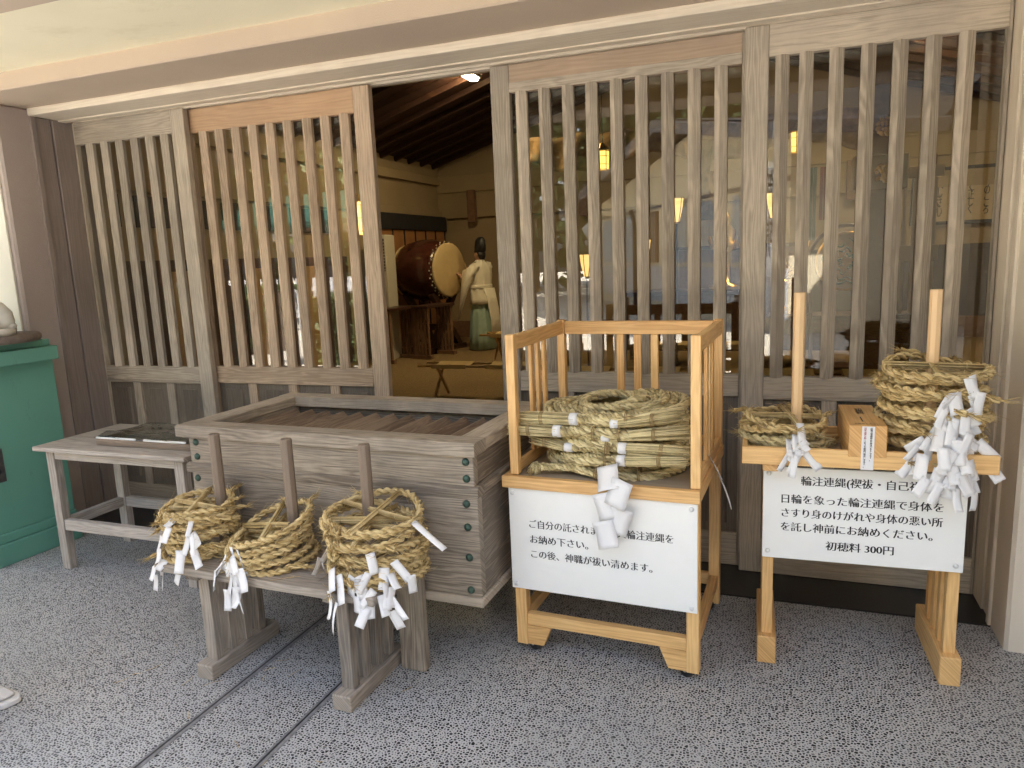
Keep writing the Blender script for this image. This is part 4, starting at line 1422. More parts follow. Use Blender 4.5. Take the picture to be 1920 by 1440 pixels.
# ================================================================== GREEN CABINET and statue
cb = thing('green_cabinet', 'green painted cabinet with overhanging top at the left edge', 'cabinet', (-3.836, 2.423, 0), -3.4)
part(cb, 'base_plinth', 'green_paint', (-0.75, 0.0, 0.0, 0.47, 0.0, 0.115), (-0.745, -0.018, 0.018, 0.47, 0.116, 0.165), c=0.004)
part(cb, 'cabinet_body', 'green_paint', (-0.735, -0.035, 0.035, 0.47, 0.1655, 1.052), c=0.003)
part(cb, 'top_board', 'green_paint', (-0.78, 0.045, -0.03, 0.455, 1.0525, 1.128), (-0.77, 0.005, -0.01, 0.44, 1.1285, 1.165), c=0.003)
part(cb, 'metal_plate', 'metal_plate', (-0.0348, -0.032, 0.05, 0.125, 0.44, 0.62), c=0.001)
MB().lathe([(0.018, 0), (0.018, 0.006), (0.008, 0.008), (0.001, 0.0085)], 12, (-0.032, 0.085, 0.50), (1, 0, 0)).build('lock', 'rubber', cb, True)
pl = MB()
pl.lathe([(0.23, 0.0), (0.245, 0.012), (0.245, 0.03), (0.235, 0.042)], 28, (0, 0, 0))
sp_ = pl.build('round_plinth', 'brown_pad', None, True)
tag(sp_, 'round brown plinth on top of the green cabinet', 'plinth')
sp_.location = to_world(cb, (-0.13, 0.20, 1.166))
stt = thing('stone_statue', 'rounded white stone animal statue on the brown plinth', 'statue', to_world(cb, (-0.115, 0.17, 1.2085)), 0)
b = MB()
b.loft([((-0.02, 0, 0.0), (0.20, 0, 0), (0, 0.14, 0)), ((-0.02, 0, 0.028), (0.205, 0, 0), (0, 0.145, 0)), ((-0.02, 0, 0.036), (0.19, 0, 0), (0, 0.13, 0))], 28)
b.build('statue_base', 'stone', stt, True)
b = MB()
b.loft([((-0.06, 0, 0.03), (0.14, 0, 0), (0, 0.11, 0)), ((-0.07, 0, 0.09), (0.155, 0, 0), (0, 0.12, 0)), ((-0.09, 0, 0.16), (0.135, 0, 0), (0, 0.11, 0)),
        ((-0.12, 0, 0.23), (0.10, 0, 0), (0, 0.095, 0)), ((-0.16, 0, 0.30), (0.075, 0, 0), (0, 0.08, 0)), ((-0.19, 0, 0.36), (0.085, 0, 0), (0, 0.08, 0)),
        ((-0.20, 0, 0.42), (0.075, 0, 0), (0, 0.07, 0)), ((-0.20, 0, 0.455), (0.03, 0, 0), (0, 0.03, 0))], 24)
b.ball((-0.24, 0, 0.385), 0.055, 14, (1.3, 0.9, 0.8))
b.ball((-0.17, -0.055, 0.455), 0.028, 10, (0.7, 0.6, 1.6))
b.ball((-0.17, 0.055, 0.455), 0.028, 10, (0.7, 0.6, 1.6))
b.build('statue_body', 'stone', stt, True)
b = MB()
for sy in (-0.05, 0.055):
    b.loft([((0.03, sy, 0.03), (0.10, 0, 0), (0, 0.055, 0)), ((0.04, sy, 0.07), (0.115, 0, 0), (0, 0.065, 0)), ((0.035, sy, 0.12), (0.105, 0, 0), (0, 0.066, 0)), ((0.015, sy * 0.9, 0.165), (0.075, 0, 0), (0, 0.055, 0)), ((0.0, sy * 0.8, 0.19), (0.03, 0, 0), (0, 0.03, 0))], 20)
    b.loft([((0.08, sy * 1.3, 0.032), (0.07, 0, 0), (0, 0.032, 0)), ((0.085, sy * 1.3, 0.05), (0.075, 0, 0), (0, 0.035, 0)), ((0.08, sy * 1.3, 0.068), (0.055, 0, 0), (0, 0.026, 0))], 16)
b.build('haunch', 'stone', stt, True)


# ================================================================== PEOPLE
def skin_body(name, verts, edges, rads, mat, parent, root=0, sub=2):
    me = bpy.data.meshes.new(name)
    me.from_pydata(verts, edges, [])
    o = bpy.data.objects.new(name, me)
    C.objects.link(o)
    o.parent = parent
    md = o.modifiers.new('skin', 'SKIN')
    md.use_smooth_shade = True
    for i, v in enumerate(me.skin_vertices[0].data):
        r = rads[i]
        v.radius = r if hasattr(r, '__len__') else (r, r)
        v.use_root = (i == root)
    s_ = o.modifiers.new('sub', 'SUBSURF')
    s_.levels = s_.render_levels = sub
    me.materials.append(M_[mat])
    return o


def human(parent, arms, head_turn=0.0, legs=((-0.09, 0.0), (0.09, 0.0)), mat='skin', H=1.66):
    """one skinned figure facing +Y; arms = ((elbow, wrist, hand_dir), (..)) for left(-x) and right(+x)"""
    k = H / 1.66
    V, E, Rd = [], [], []

    def add(p, r, link=None):
        V.append(tuple(c * k for c in p))
        Rd.append(tuple(q * k for q in r) if hasattr(r, '__len__') else r * k)
        if link is not None:
            E.append((link, len(V) - 1))
        return len(V) - 1
    pel = add((0, 0, 0.88), (0.14, 0.10))
    wa = add((0, 0.0, 1.03), (0.125, 0.09), pel)
    ch = add((0, 0.0, 1.22), (0.15, 0.10), wa)
    sh = add((0, -0.01, 1.35), (0.10, 0.075), ch)
    nk = add((0, -0.005, 1.42), 0.052, sh)
    add((0, 0.0, 1.50), 0.050, nk)
    for sx, (lx, ly) in zip((-1, 1), legs):
        hp = add((sx * 0.09, 0, 0.82), 0.085, pel)
        kn = add((lx, ly * 0.5 + 0.015, 0.45), 0.056, hp)
        an = add((lx, ly - 0.01, 0.085), 0.038, kn)
        add((lx * 1.05, ly + 0.12, 0.035), (0.040, 0.026), an)
    for sx, (el, wr, hd) in zip((-1, 1), arms):
        s0 = add((sx * 0.165, -0.01, 1.335), 0.055, sh)
        e0 = add(el, 0.041, s0)
        w0 = add(wr, 0.027, e0)
        d = Vector(hd).normalized()
        side = Vector((0, 0, 1)).cross(d)
        side = side.normalized() if side.length > 0.1 else Vector((1, 0, 0))
        palm = add(tuple(Vector(wr) + d * 0.055), (0.034, 0.016), w0)
        nrm = d.cross(side)
        for q, L in zip((-1.5, -0.5, 0.5, 1.5), (0.058, 0.07, 0.065, 0.05)):
            b0 = add(tuple(Vector(wr) + d * 0.092 + side * 0.017 * q), 0.0085, palm)
            b1 = add(tuple(Vector(wr) + d * (0.092 + L * 0.55) + side * 0.018 * q - nrm * 0.012), 0.0078, b0)
            add(tuple(Vector(wr) + d * (0.092 + L * 0.9) + side * 0.017 * q - nrm * 0.03), 0.007, b1)
        th = add(tuple(Vector(wr) + d * 0.045 + side * 0.042), 0.010, palm)
        add(tuple(Vector(wr) + d * 0.085 + side * 0.058 - nrm * 0.008), 0.0085, th)
    o = skin_body('body', V, E, Rd, mat, parent)
    dg = bpy.context.evaluated_depsgraph_get()
    me = bpy.data.meshes.new_from_object(o.evaluated_get(dg))
    o.modifiers.clear()
    n0 = len(me.vertices)
    vs = [tuple(v.co) for v in me.vertices]
    fs = [tuple(p.vertices) for p in me.polygons]
    mi = [0] * len(fs)
    # head: an ellipsoid shaped with jaw, brow, eye sockets, nose, lips and chin
    nu, nv = 48, 36
    Q = []
    ct, st_ = math.cos(head_turn), math.sin(head_turn)
    for i in range(nv + 1):
        la = -math.pi / 2 + math.pi * i / nv
        for j in range(nu):
            lo_ = 2 * math.pi * j / nu
            x, y, z = math.cos(la) * math.sin(lo_), math.cos(la) * math.cos(lo_), math.sin(la)
            t_ = max(0.0, -z)
            X, Y, Z = 0.073 * x * (1 - 0.32 * t_ ** 1.4), 0.092 * y * (1 - 0.10 * t_) + (0.012 * t_ if y > 0 else 0.030 * t_), 0.115 * z
            if y > 0:
                ga = lambda cx, cz, sx, sz: math.exp(-((X - cx) / sx) ** 2 - ((Z - cz) / sz) ** 2)
                Y += 0.020 * ga(0, -0.022, 0.011, 0.016) + 0.008 * ga(0, 0.004, 0.008, 0.02)
                Y -= 0.010 * (ga(0.030, 0.004, 0.016, 0.011) + ga(-0.030, 0.004, 0.016, 0.011))
                Y += 0.004 * ga(0, 0.026, 0.05, 0.010) + 0.005 * ga(0, -0.055, 0.020, 0.007) + 0.007 * ga(0, -0.092, 0.022, 0.016)
                Y -= 0.003 * ga(0, -0.047, 0.02, 0.004)
            Q.append(((X * ct - Y * st_) * k, (X * st_ + Y * ct) * k, (1.548 + Z) * k))
    vs += Q
    for i in range(nv):
        for j in range(nu):
            a_, b_ = n0 + i * nu + j, n0 + i * nu + (j + 1) % nu
            fs.append((a_, a_ + nu, b_ + nu, b_)); mi.append(0)
    for (cx, cy, cz, rx, ry, rz_, m_) in ((0.073, -0.004, 1.543, 0.008, 0.020, 0.030, 0), (-0.073, -0.004, 1.543, 0.008, 0.020, 0.030, 0), (0.029, 0.0745, 1.551, 0.011, 0.006, 0.0055, 1), (-0.029, 0.0745, 1.551, 0.011, 0.006, 0.0055, 1)):
        b0 = len(vs)
        for i in range(9):
            la = -math.pi / 2 + math.pi * i / 8
            for j in range(12):
                lo_ = 2 * math.pi * j / 12
                X, Y, Z = cx + rx * math.cos(la) * math.sin(lo_), cy + ry * math.cos(la) * math.cos(lo_), cz + rz_ * math.sin(la)
                vs.append(((X * ct - Y * st_) * k, (X * st_ + Y * ct) * k, Z * k))
        for i in range(8):
            for j in range(12):
                a_, b_ = b0 + i * 12 + j, b0 + i * 12 + (j + 1) % 12
                fs.append((a_, a_ + 12, b_ + 12, b_)); mi.append(m_)
    m2 = bpy.data.meshes.new('body')
    m2.from_pydata(vs, [], fs)
    m2.materials.append(M_[mat])
    m2.materials.append(M_['hair'])
    m2.polygons.foreach_set('material_index', mi)
    m2.polygons.foreach_set('use_smooth', [True] * len(fs))
    m2.update()
    o.data = m2
    return o


def shoe(parent, x, y, rz, mats=('canvas', 'sole')):
    m = Matrix.Translation((x, y, 0)) @ Matrix.Rotation(R(rz), 4, 'Z')
    prof = [(-0.105, 0.030), (-0.06, 0.038), (0.0, 0.041), (0.06, 0.049), (0.11, 0.049), (0.145, 0.038), (0.165, 0.016)]

    def ring(z, g, top=0):
        pts = []
        ys = [-0.118] + [p_[0] for p_ in prof] + [0.172]
        ws = [0.012] + [p_[1] for p_ in prof] + [0.004]
        L = [(-w_ - g, y_, z) for y_, w_ in zip(ys, ws)]
        Rr = [(w_ + g, y_, z) for y_, w_ in zip(ys, ws)][::-1]
        return L + Rr
    def solid(levels, name, mat):
        b = MB()
        vs, n = [], 0
        for L in levels:
            n = len(L)
            vs += [tuple(m @ Vector(q)) for q in L]
        k = len(levels)
        fs = []
        for i in range(k - 1):
            for j in range(n):
                fs.append([i * n + j, (i + 1) * n + j, (i + 1) * n + (j + 1) % n, i * n + (j + 1) % n])
        fs.append(list(range(n)))
        fs.append([(k - 1) * n + j for j in range(n)][::-1])
        b.add(vs, fs, [(0, 0)] * len(vs))
        o = b.build(name, mat, parent, True)
        s_ = o.modifiers.new('sub', 'SUBSURF')
        s_.levels = s_.render_levels = 2
        return o
    so = solid([ring(0.0, -0.002), ring(0.004, 0.004), ring(0.022, 0.005), ring(0.027, 0.002)], 'sole', mats[1])
    up = []
    for z, g, yo in ((0.024, 0.0, 0), (0.045, -0.003, 0), (0.060, -0.010, 0), (0.072, -0.018, 0)):
        L = ring(z, g)
        f = (z - 0.024) / 0.05
        L = [(x_, y_ if y_ < 0.02 else y_ - f * 0.055 * min(1, (y_ - 0.02) / 0.1), z_ + (0.03 * f if y_ < 0.02 else 0.012 * f * max(0, 1 - y_ / 0.15))) for x_, y_, z_ in L]
        up.append(L)
    solid(up, 'shoe_upper', mats[0])
    return so


# priest at the drum, back three-quarters to us, facing the drum head on his left
FZ = 0.05
pr = thing('person', 'person in white robe, green hakama and black hat striking the big drum', 'person', (-4.60, 10.90, FZ), 76)
human(pr, (((-0.24, 0.10, 1.12), (-0.17, 0.29, 1.22), (0.1, 0.8, 0.55)), ((0.24, 0.08, 1.10), (0.15, 0.27, 1.20), (-0.1, 0.8, 0.5))), H=1.64)
b = MB()


def pleat(amp, nn, ph=0.0):
    return lambda q, an: 1 + amp * np.sin(an * nn + ph + q * 0.2)


b.loft([((0, 0, 0.015), (0.25, 0, 0), (0, 0.20, 0)), ((0, 0, 0.25), (0.235, 0, 0), (0, 0.19, 0)), ((0, 0, 0.55), (0.205, 0, 0), (0, 0.165, 0)), ((0, 0, 0.90), (0.16, 0, 0), (0, 0.12, 0))], 40, True, pleat(0.06, 11))
b.build('hakama', 'hakama', pr, True)
b = MB()
b.loft([((0, -0.02, 0.74), (0.235, 0, 0), (0, 0.175, 0)), ((0, -0.02, 0.82), (0.22, 0, 0), (0, 0.165, 0)), ((0, 0, 0.98), (0.215, 0, 0), (0, 0.155, 0)), ((0, 0, 1.03), (0.21, 0, 0), (0, 0.15, 0)),
        ((0, 0, 1.2), (0.23, 0, 0), (0, 0.155, 0)), ((0, 0, 1.31), (0.235, 0, 0), (0, 0.14, 0)), ((0, -0.005, 1.37), (0.20, 0, 0), (0, 0.11, 0)), ((0, -0.005, 1.405), (0.10, 0, 0), (0, 0.085, 0)), ((0, -0.005, 1.435), (0.066, 0, 0), (0, 0.07, 0))], 44, True, pleat(0.045, 9))
b.build('robe', 'robe', pr, True)
b = MB()
b.loft([((0.06, -0.235, 0.20), (0.13, 0, 0), (0, 0.014, 0)), ((0.05, -0.235, 0.5), (0.13, 0, 0), (0, 0.016, 0)), ((0.03, -0.205, 0.75), (0.13, 0, 0), (0, 0.02, 0)), ((0.0, -0.165, 0.99), (0.14, 0, 0), (0, 0.02, 0))], 24, True, pleat(0.05, 5))
b.build('robe_train', 'robe', pr, True)
b = MB()
b.loft([((0, 0, 0.985), (0.222, 0, 0), (0, 0.162, 0)), ((0, 0, 1.0), (0.226, 0, 0), (0, 0.166, 0)), ((0, 0, 1.03), (0.226, 0, 0), (0, 0.166, 0)), ((0, 0, 1.045), (0.222, 0, 0), (0, 0.162, 0))], 36)
b.build('sash', 'robe', pr, True)
for sx in (-1, 1):
    b = MB()
    b.loft([((sx * 0.17, -0.01, 1.315), (0, 0.10, 0.02), (0.06, 0.0, 0.09)), ((sx * 0.25, 0.06, 1.13), (0.09, 0.06, 0), (0, -0.03, 0.21)), ((sx * 0.24, 0.15, 1.00), (0.10, 0.07, 0), (0, -0.05, 0.30)),
            ((sx * 0.20, 0.25, 0.90), (0.075, 0.05, 0), (0, -0.06, 0.38)), ((sx * 0.18, 0.275, 0.89), (0.05, 0.03, 0), (0, -0.06, 0.37))], 30, True, pleat(0.06, 7))
    b.build('sleeve', 'robe', pr, True)
b = MB()
b.loft([((0, -0.01, 1.555), (0.082, 0, 0), (0, 0.096, 0)), ((0, -0.02, 1.59), (0.084, 0, 0), (0, 0.098, 0)), ((0, -0.025, 1.66), (0.075, 0, 0), (0, 0.098, 0)), ((0, -0.03, 1.74), (0.058, 0, 0), (0, 0.088, 0)), ((0, -0.035, 1.785), (0.03, 0, 0), (0, 0.06, 0)), ((0, -0.035, 1.795), (0.008, 0, 0), (0, 0.02, 0))], 22)
b.build('hat', 'hat', pr, True)
b = MB()
b.loft([((0, -0.055, 1.44), (0.05, 0, 0), (0, 0.03, 0)), ((0, -0.045, 1.49), (0.076, 0, 0), (0, 0.055, 0)), ((0, -0.03, 1.56), (0.084, 0, 0), (0, 0.075, 0))], 18)
b.build('hair', 'hair', pr, True)
for sx, x in ((-1, -0.16), (1, 0.14)):
    MB().tube([(x - 0.02, 0.28, 1.16), (x + 0.0, 0.37, 1.27), (x + 0.01, 0.43, 1.40)], 0.011, 8).build('drumstick', 'stool_wood', pr, True)

# bystander: only the tip of one canvas shoe reaches into the picture
bp_ = thing('person', 'person in off-white canvas shoes standing at the left edge', 'person', (-2.70, 1.40, 0), -62)
human(bp_, (((-0.21, 0.02, 1.08), (-0.17, 0.14, 0.86), (0.1, 0.5, -0.8)), ((0.21, 0.02, 1.08), (0.17, 0.14, 0.86), (-0.1, 0.5, -0.8))), H=1.66)
for sx in (-1, 1):
    MB().loft([((sx * 0.09, -0.01, 0.075), (0.062, 0, 0), (0, 0.07, 0)), ((sx * 0.09, 0.0, 0.45), (0.078, 0, 0), (0, 0.085, 0)), ((sx * 0.085, 0, 0.80), (0.10, 0, 0), (0, 0.11, 0)), ((sx * 0.05, 0, 0.95), (0.11, 0, 0), (0, 0.12, 0))], 18).build('trouser_leg', 'navy', bp_, True)
b = MB()
b.loft([((0, 0, 0.82), (0.20, 0, 0), (0, 0.14, 0)), ((0, 0, 1.0), (0.185, 0, 0), (0, 0.13, 0)), ((0, 0, 1.22), (0.20, 0, 0), (0, 0.135, 0)), ((0, 0, 1.32), (0.205, 0, 0), (0, 0.12, 0)), ((0, -0.005, 1.375), (0.165, 0, 0), (0, 0.098, 0)), ((0, -0.005, 1.41), (0.095, 0, 0), (0, 0.08, 0)), ((0, 0, 1.435), (0.066, 0, 0), (0, 0.066, 0))], 30)
for sx in (-1, 1):
    b.loft([((sx * 0.155, -0.01, 1.375), (0.03, 0, 0.0), (0, 0.05, 0)), ((sx * 0.175, -0.01, 1.33), (0.058, 0, 0.0), (0, 0.075, 0)), ((sx * 0.205, 0.01, 1.10), (0.06, 0, 0), (0, 0.062, 0)), ((sx * 0.18, 0.10, 0.93), (0.046, 0, 0), (0, 0.045, 0.02))], 16)
b.build('shirt', 'shirt', bp_, True)
b = MB()
b.loft([((0, -0.055, 1.455), (0.055, 0, 0), (0, 0.030, 0)), ((0, -0.045, 1.50), (0.078, 0, 0), (0, 0.050, 0)), ((0, -0.036, 1.56), (0.084, 0, 0), (0, 0.066, 0)), ((0, -0.018, 1.605), (0.081, 0, 0), (0, 0.088, 0)), ((0, -0.008, 1.645), (0.066, 0, 0), (0, 0.082, 0)), ((0, -0.006, 1.672), (0.030, 0, 0), (0, 0.042, 0))], 28, True, lambda q, an: 1 + 0.02 * np.sin(an * 13 + q))
b.build('hair', 'hair', bp_, True)
shoe(bp_, -0.09, 0.06, 6)
shoe(bp_, 0.09, 0.06, -6)

# ================================================================== INTERIOR FURNISHING
# big drum
dm = thing('big_drum', 'huge barrel drum with tan hide head on a dark stand', 'drum', (-5.42, 10.72, FZ), -11)
ax = (1, 0, 0)
zc = 1.30
MB().lathe([(0.40, -0.42), (0.455, -0.30), (0.49, -0.10), (0.49, 0.10), (0.455, 0.30), (0.405, 0.40)], 40, (0, 0, zc), ax).build('barrel', 'drum_body', dm, True)
MB().lathe([(0.425, 0.385), (0.425, 0.412), (0.40, 0.425), (0.2, 0.428), (0.001, 0.428)], 40, (0, 0, zc), ax).build('drum_head', 'drum_skin', dm, True)
MB().lathe([(0.001, -0.44), (0.40, -0.44), (0.42, -0.43), (0.42, -0.40)], 40, (0, 0, zc), ax).build('drum_head', 'drum_skin', dm, True)
b = MB()
c2 = MB()
for k in range(48):
    a = k / 48 * 2 * math.pi
    rr = 0.432 if k % 2 else 0.445
    xx = 0.372 if k % 2 else 0.345
    b.ball((xx, rr * math.cos(a), zc + rr * math.sin(a)), 0.013, 6)
b.build('tacks', 'white_dot', dm, True)
b = MB()
for x in (-0.26, 0.26):
    b.beam((x, -0.42, 0.0), (x, 0.30, 0.95), 0.09, 0.10)
    b.beam((x, 0.42, 0.0), (x, -0.30, 0.95), 0.088, 0.099)
    b.box(x - 0.06, x + 0.06, -0.5, 0.5, 0.0, 0.09, 0.006)
b.box(-0.4, 0.4, -0.05, 0.05, 0.34, 0.44, 0.006)
b.build('drum_stand', 'dark_wood', dm)
# floor-standing air conditioner
ac = thing('air_conditioner', 'tall cream floor-standing air conditioner with black grille beside the drum', 'air conditioner', (-5.72, 9.75, FZ), 8)
MB().box(-0.17, 0.17, -0.2, 0.16, 0.0, 1.86, 0.012).build('casing', 'appliance', ac)
b = MB()
b.box(-0.145, 0.145, -0.205, -0.2012, 1.33, 1.80, 0.001)
b.build('grille', 'dark_grille', ac)
b = MB()
for k in range(10):
    b.box(-0.145, 0.145, -0.212, -0.2056, 1.345 + k * 0.045, 1.356 + k * 0.045, 0.001)
b.build('louvre', 'appliance', ac)
MB().box(-0.03, 0.03, -0.205, -0.2012, 1.03, 1.13, 0.002).build('control_panel', 'brown_post', ac)
# screens along the left wall
sc_ = thing('wall_screen', 'orange-brown folding screen under a black cloth band at the left wall', 'screen', (-6.03, 11.25, FZ), 0)
b = MB()
for k in range(7):
    b.box(-0.02, 0.02, -1.35 + k * 0.39, -1.35 + k * 0.39 + 0.36, 0.1, 1.98, 0.003)
b.build('screen_panel', 'orange_panel', sc_)
b = MB()
for k in range(8):
    b.box(-0.03, 0.035, -1.375 + k * 0.39, -1.352 + k * 0.39, 0.05, 1.98, 0.003)
b.build('screen_post', 'black_band', sc_)
b = MB()
b.box(-0.04, 0.06, -1.40, 1.40, 1.985, 2.24, 0.004)
b.build('cloth_band', 'black_band', sc_)


# slatted wooden stands by the drum
def slat_stand(loc, rz, label):
    o = thing('slatted_stand', label, 'stand', loc, rz, 'slatted stands by the drum')
    b = MB()
    b.box(-0.36, 0.36, -0.17, 0.17, 0.76, 0.80, 0.004)
    b.build('stand_top', 'dark_wood', o)
    for x in (-0.30, 0.30):
        b = MB()
        for k in range(5):
            y = -0.13 + k * 0.065
            b.box(x - 0.02, x + 0.02, y - 0.013, y + 0.013, 0.06, 0.755, 0.002)
        b.box(x - 0.035, x + 0.035, -0.18, 0.18, 0.0, 0.058, 0.003)
        b.build('slatted_leg', 'brown_post', o)
    return o


slat_stand((-5.42, 9.55, FZ), 80, 'dark slatted stand in front of the cream air conditioner')
slat_stand((-5.05, 10.02, FZ), 80, 'dark slatted stand in front of the big drum')


# folding benches with cloth seats
def bench_stool(label, loc, rz, n=2):
    o = thing('folding_bench', label, 'folding bench', loc, rz, 'folding cloth benches in the hall')
    L = 0.62 * n + 0.12
    for v in (-0.15, 0.15):
        MB().tube([(-L / 2, v, 0.42), (L / 2, v, 0.42)], 0.016, 8).build('seat_rail', 'stool_wood', o, True)
    for k in range(n):
        x0 = -L / 2 + 0.16 + k * 0.62
        b = MB()
        vv, ff = [], []
        for i in range(2):
            for j in range(9):
                yy = -0.165 + j * 0.33 / 8
                vv.append((x0 + i * 0.40, yy, 0.438 - 0.022 * (1 - (yy / 0.165) ** 2)))
        for j in range(8):
            ff.append([j, j + 1, j + 10, j + 9])
        b.add(vv, ff, [(0, 0)] * len(vv))
        b.box(x0, x0 + 0.40, -0.17, -0.166, 0.39, 0.437, 0.001)
        b.box(x0, x0 + 0.40, 0.166, 0.17, 0.39, 0.437, 0.001)
        s_ = b.build('cloth_seat', 'cloth_tan', o)
        m_ = s_.modifiers.new('thickness', 'SOLIDIFY')
        m_.thickness = 0.003
    for k in range(n + 0):
        x = -L / 2 + 0.20 + k * (L - 0.40) / max(1, n - 1)
        MB().beam((x, -0.19, 0.0), (x, 0.15, 0.41), 0.026, 0.026).build('cross_leg', 'stool_wood', o)
        MB().beam((x + 0.028, 0.19, 0.0), (x + 0.028, -0.15, 0.41), 0.026, 0.026).build('cross_leg', 'stool_wood', o)
    return o


bench_stool('tan cloth folding bench in the middle of the open doorway', (-3.02, 7.05, FZ), 2, 2).scale = (1, 0.8, 0.82)
bench_stool('tan cloth folding bench near the feet of the robed person', (-3.25, 9.35, FZ), 2, 2)
bench_stool('tan cloth folding bench behind the cart, seen through the glass', (-1.35, 6.3, FZ), 2, 2)
bench_stool('tan cloth folding bench behind the short left ring stack', (0.35, 6.3, FZ), 2, 2)
bench_stool('tan cloth folding bench deeper behind the cart', (-0.9, 8.2, FZ), 2, 2)


# lanterns
def lantern(label, loc, sc=1.0):
    o = thing('hanging_lantern', label, 'lantern', loc, 15, 'glowing hanging lanterns in the hall')
    n = 6
    b = MB()
    b.loft([((0, 0, -0.11 * sc), (0.075 * sc, 0, 0), (0, 0.075 * sc, 0)), ((0, 0, 0.11 * sc), (0.082 * sc, 0, 0), (0, 0.082 * sc, 0))], n)
    b.build('lamp_glass', 'lamp_glow', o)
    b = MB()
    for k in range(n):
        a = k / n * 2 * math.pi
        b.tube([(0.08 * sc * math.cos(a), 0.08 * sc * math.sin(a), -0.125 * sc), (0.087 * sc * math.cos(a), 0.087 * sc * math.sin(a), 0.12 * sc)], 0.005, 5)
    for z, r in ((-0.115, 0.082), (-0.05, 0.084), (0.05, 0.086), (0.115, 0.090)):
        tt = np.linspace(0, 2 * math.pi, 7)[:-1]
        b.tube(np.stack([r * sc * np.cos(tt), r * sc * np.sin(tt), np.full(6, z * sc)], 1), 0.004, 5, True)
    b.loft([((0, 0, 0.12 * sc), (0.125 * sc, 0, 0), (0, 0.125 * sc, 0)), ((0, 0, 0.15 * sc), (0.07 * sc, 0, 0), (0, 0.07 * sc, 0)), ((0, 0, 0.22 * sc), (0.018, 0, 0), (0, 0.018, 0))], n)
    b.build('lantern_frame', 'gold', o)
    MB().tube([(0, 0, 0.22 * sc), (0, 0, 4.45 - loc[2] - abs(loc[0] + 1.3) * 0.3)], 0.004, 5).build('chain', 'black_band', o)
    return o


lantern('hanging yellow lantern behind the lattice left of centre post', (-1.765, 7.5, 2.43), 0.78)
lantern('hanging yellow lantern upper right above the red and green banners', (0.077, 7.5, 2.44), 0.78)


def cone_lamp(label, loc, h=0.24):
    o = thing('cone_lamp', label, 'lamp', loc, 20, 'glowing cone shaded lamps in the hall')
    MB().loft([((0, 0, 0), (0.03, 0, 0), (0, 0.03, 0)), ((0, 0, h * 0.55), (0.062, 0, 0), (0, 0.062, 0)), ((0, 0, h), (0.075, 0, 0), (0, 0.075, 0))], 6).build('lamp_shade', 'cone_glow', o)
    b = MB()
    for k in range(6):
        a = k / 6 * 2 * math.pi
        b.tube([(0.032 * math.cos(a), 0.032 * math.sin(a), -0.01), (0.064 * math.cos(a), 0.064 * math.sin(a), h * 0.55), (0.077 * math.cos(a), 0.077 * math.sin(a), h + 0.01)], 0.004, 5)
    b.tube([(0, 0, -0.02), (0, 0.0, -(loc[2] - FZ))], 0.012, 8)
    b.lathe([(0.12, 0.0), (0.12, 0.02), (0.03, 0.04)], 16, (0, 0, -(loc[2] - FZ)))
    b.build('lamp_stand', 'dark_wood', o)
    return o


cone_lamp('standing cone lamp glowing in the upper middle of the centre door', (-1.10, 8.0, 1.80))
cone_lamp('standing cone lamp just right of the centre door post, highest', (-0.137, 8.0, 1.79))
cone_lamp('standing cone lamp low behind the second and third slats', (-2.09, 8.0, 1.26))
cone_lamp('standing cone lamp low beside the patterned drum', (0.16, 8.6, 1.36))
cone_lamp('standing cone lamp low in the middle of the centre door', (-1.55, 8.6, 1.40))
wl_ = thing('wall_lamp', 'amber glass wall lamp glowing beside the open gap', 'lamp', (-5.95, 9.62, 2.17), 0)
MB().loft([((0, 0, -0.24), (0.02, 0, 0), (0, 0.02, 0)), ((0, 0, -0.19), (0.07, 0, 0), (0, 0.07, 0)), ((0, 0, 0.19), (0.07, 0, 0), (0, 0.07, 0)), ((0, 0, 0.24), (0.02, 0, 0), (0, 0.02, 0))], 8).build('lamp_glass', 'wall_glow', wl_)
b = MB()
for k in range(8):
    a = k / 8 * 2 * math.pi
    b.tube([(0.02 * math.cos(a), 0.02 * math.sin(a), -0.25), (0.073 * math.cos(a), 0.073 * math.sin(a), -0.19), (0.073 * math.cos(a), 0.073 * math.sin(a), 0.19), (0.02 * math.cos(a), 0.02 * math.sin(a), 0.25)], 0.005, 5)
for z in (-0.19, 0.0, 0.19):
    tt = np.linspace(0, 2 * math.pi, 13)[:-1]
    b.tube(np.stack([0.075 * np.cos(tt), 0.075 * np.sin(tt), np.full(12, z)], 1), 0.005, 5, True)
b.tube([(0, 0, 0.25), (0, 0, 0.34), (-0.1, 0, 0.36)], 0.01, 6)
b.build('lamp_cage', 'gold', wl_)
for (lb, lc) in (('strip light on the dark ceiling above the open gap', (-3.86, 8.9, 3.80)), ('strip light on the dark ceiling at upper right', (1.13, 10.0, 3.70))):
    o = thing('ceiling_light', lb, 'light', lc, 0, 'strip lights on the hall ceiling')
    MB().box(-0.08, 0.08, -0.42, 0.42, 0.02, 0.08, 0.006).build('fixture', 'appliance', o)
    MB().box(-0.05, 0.05, -0.38, 0.38, -0.015, 0.0195, 0.01).build('light_tube', 'tube_glow', o)

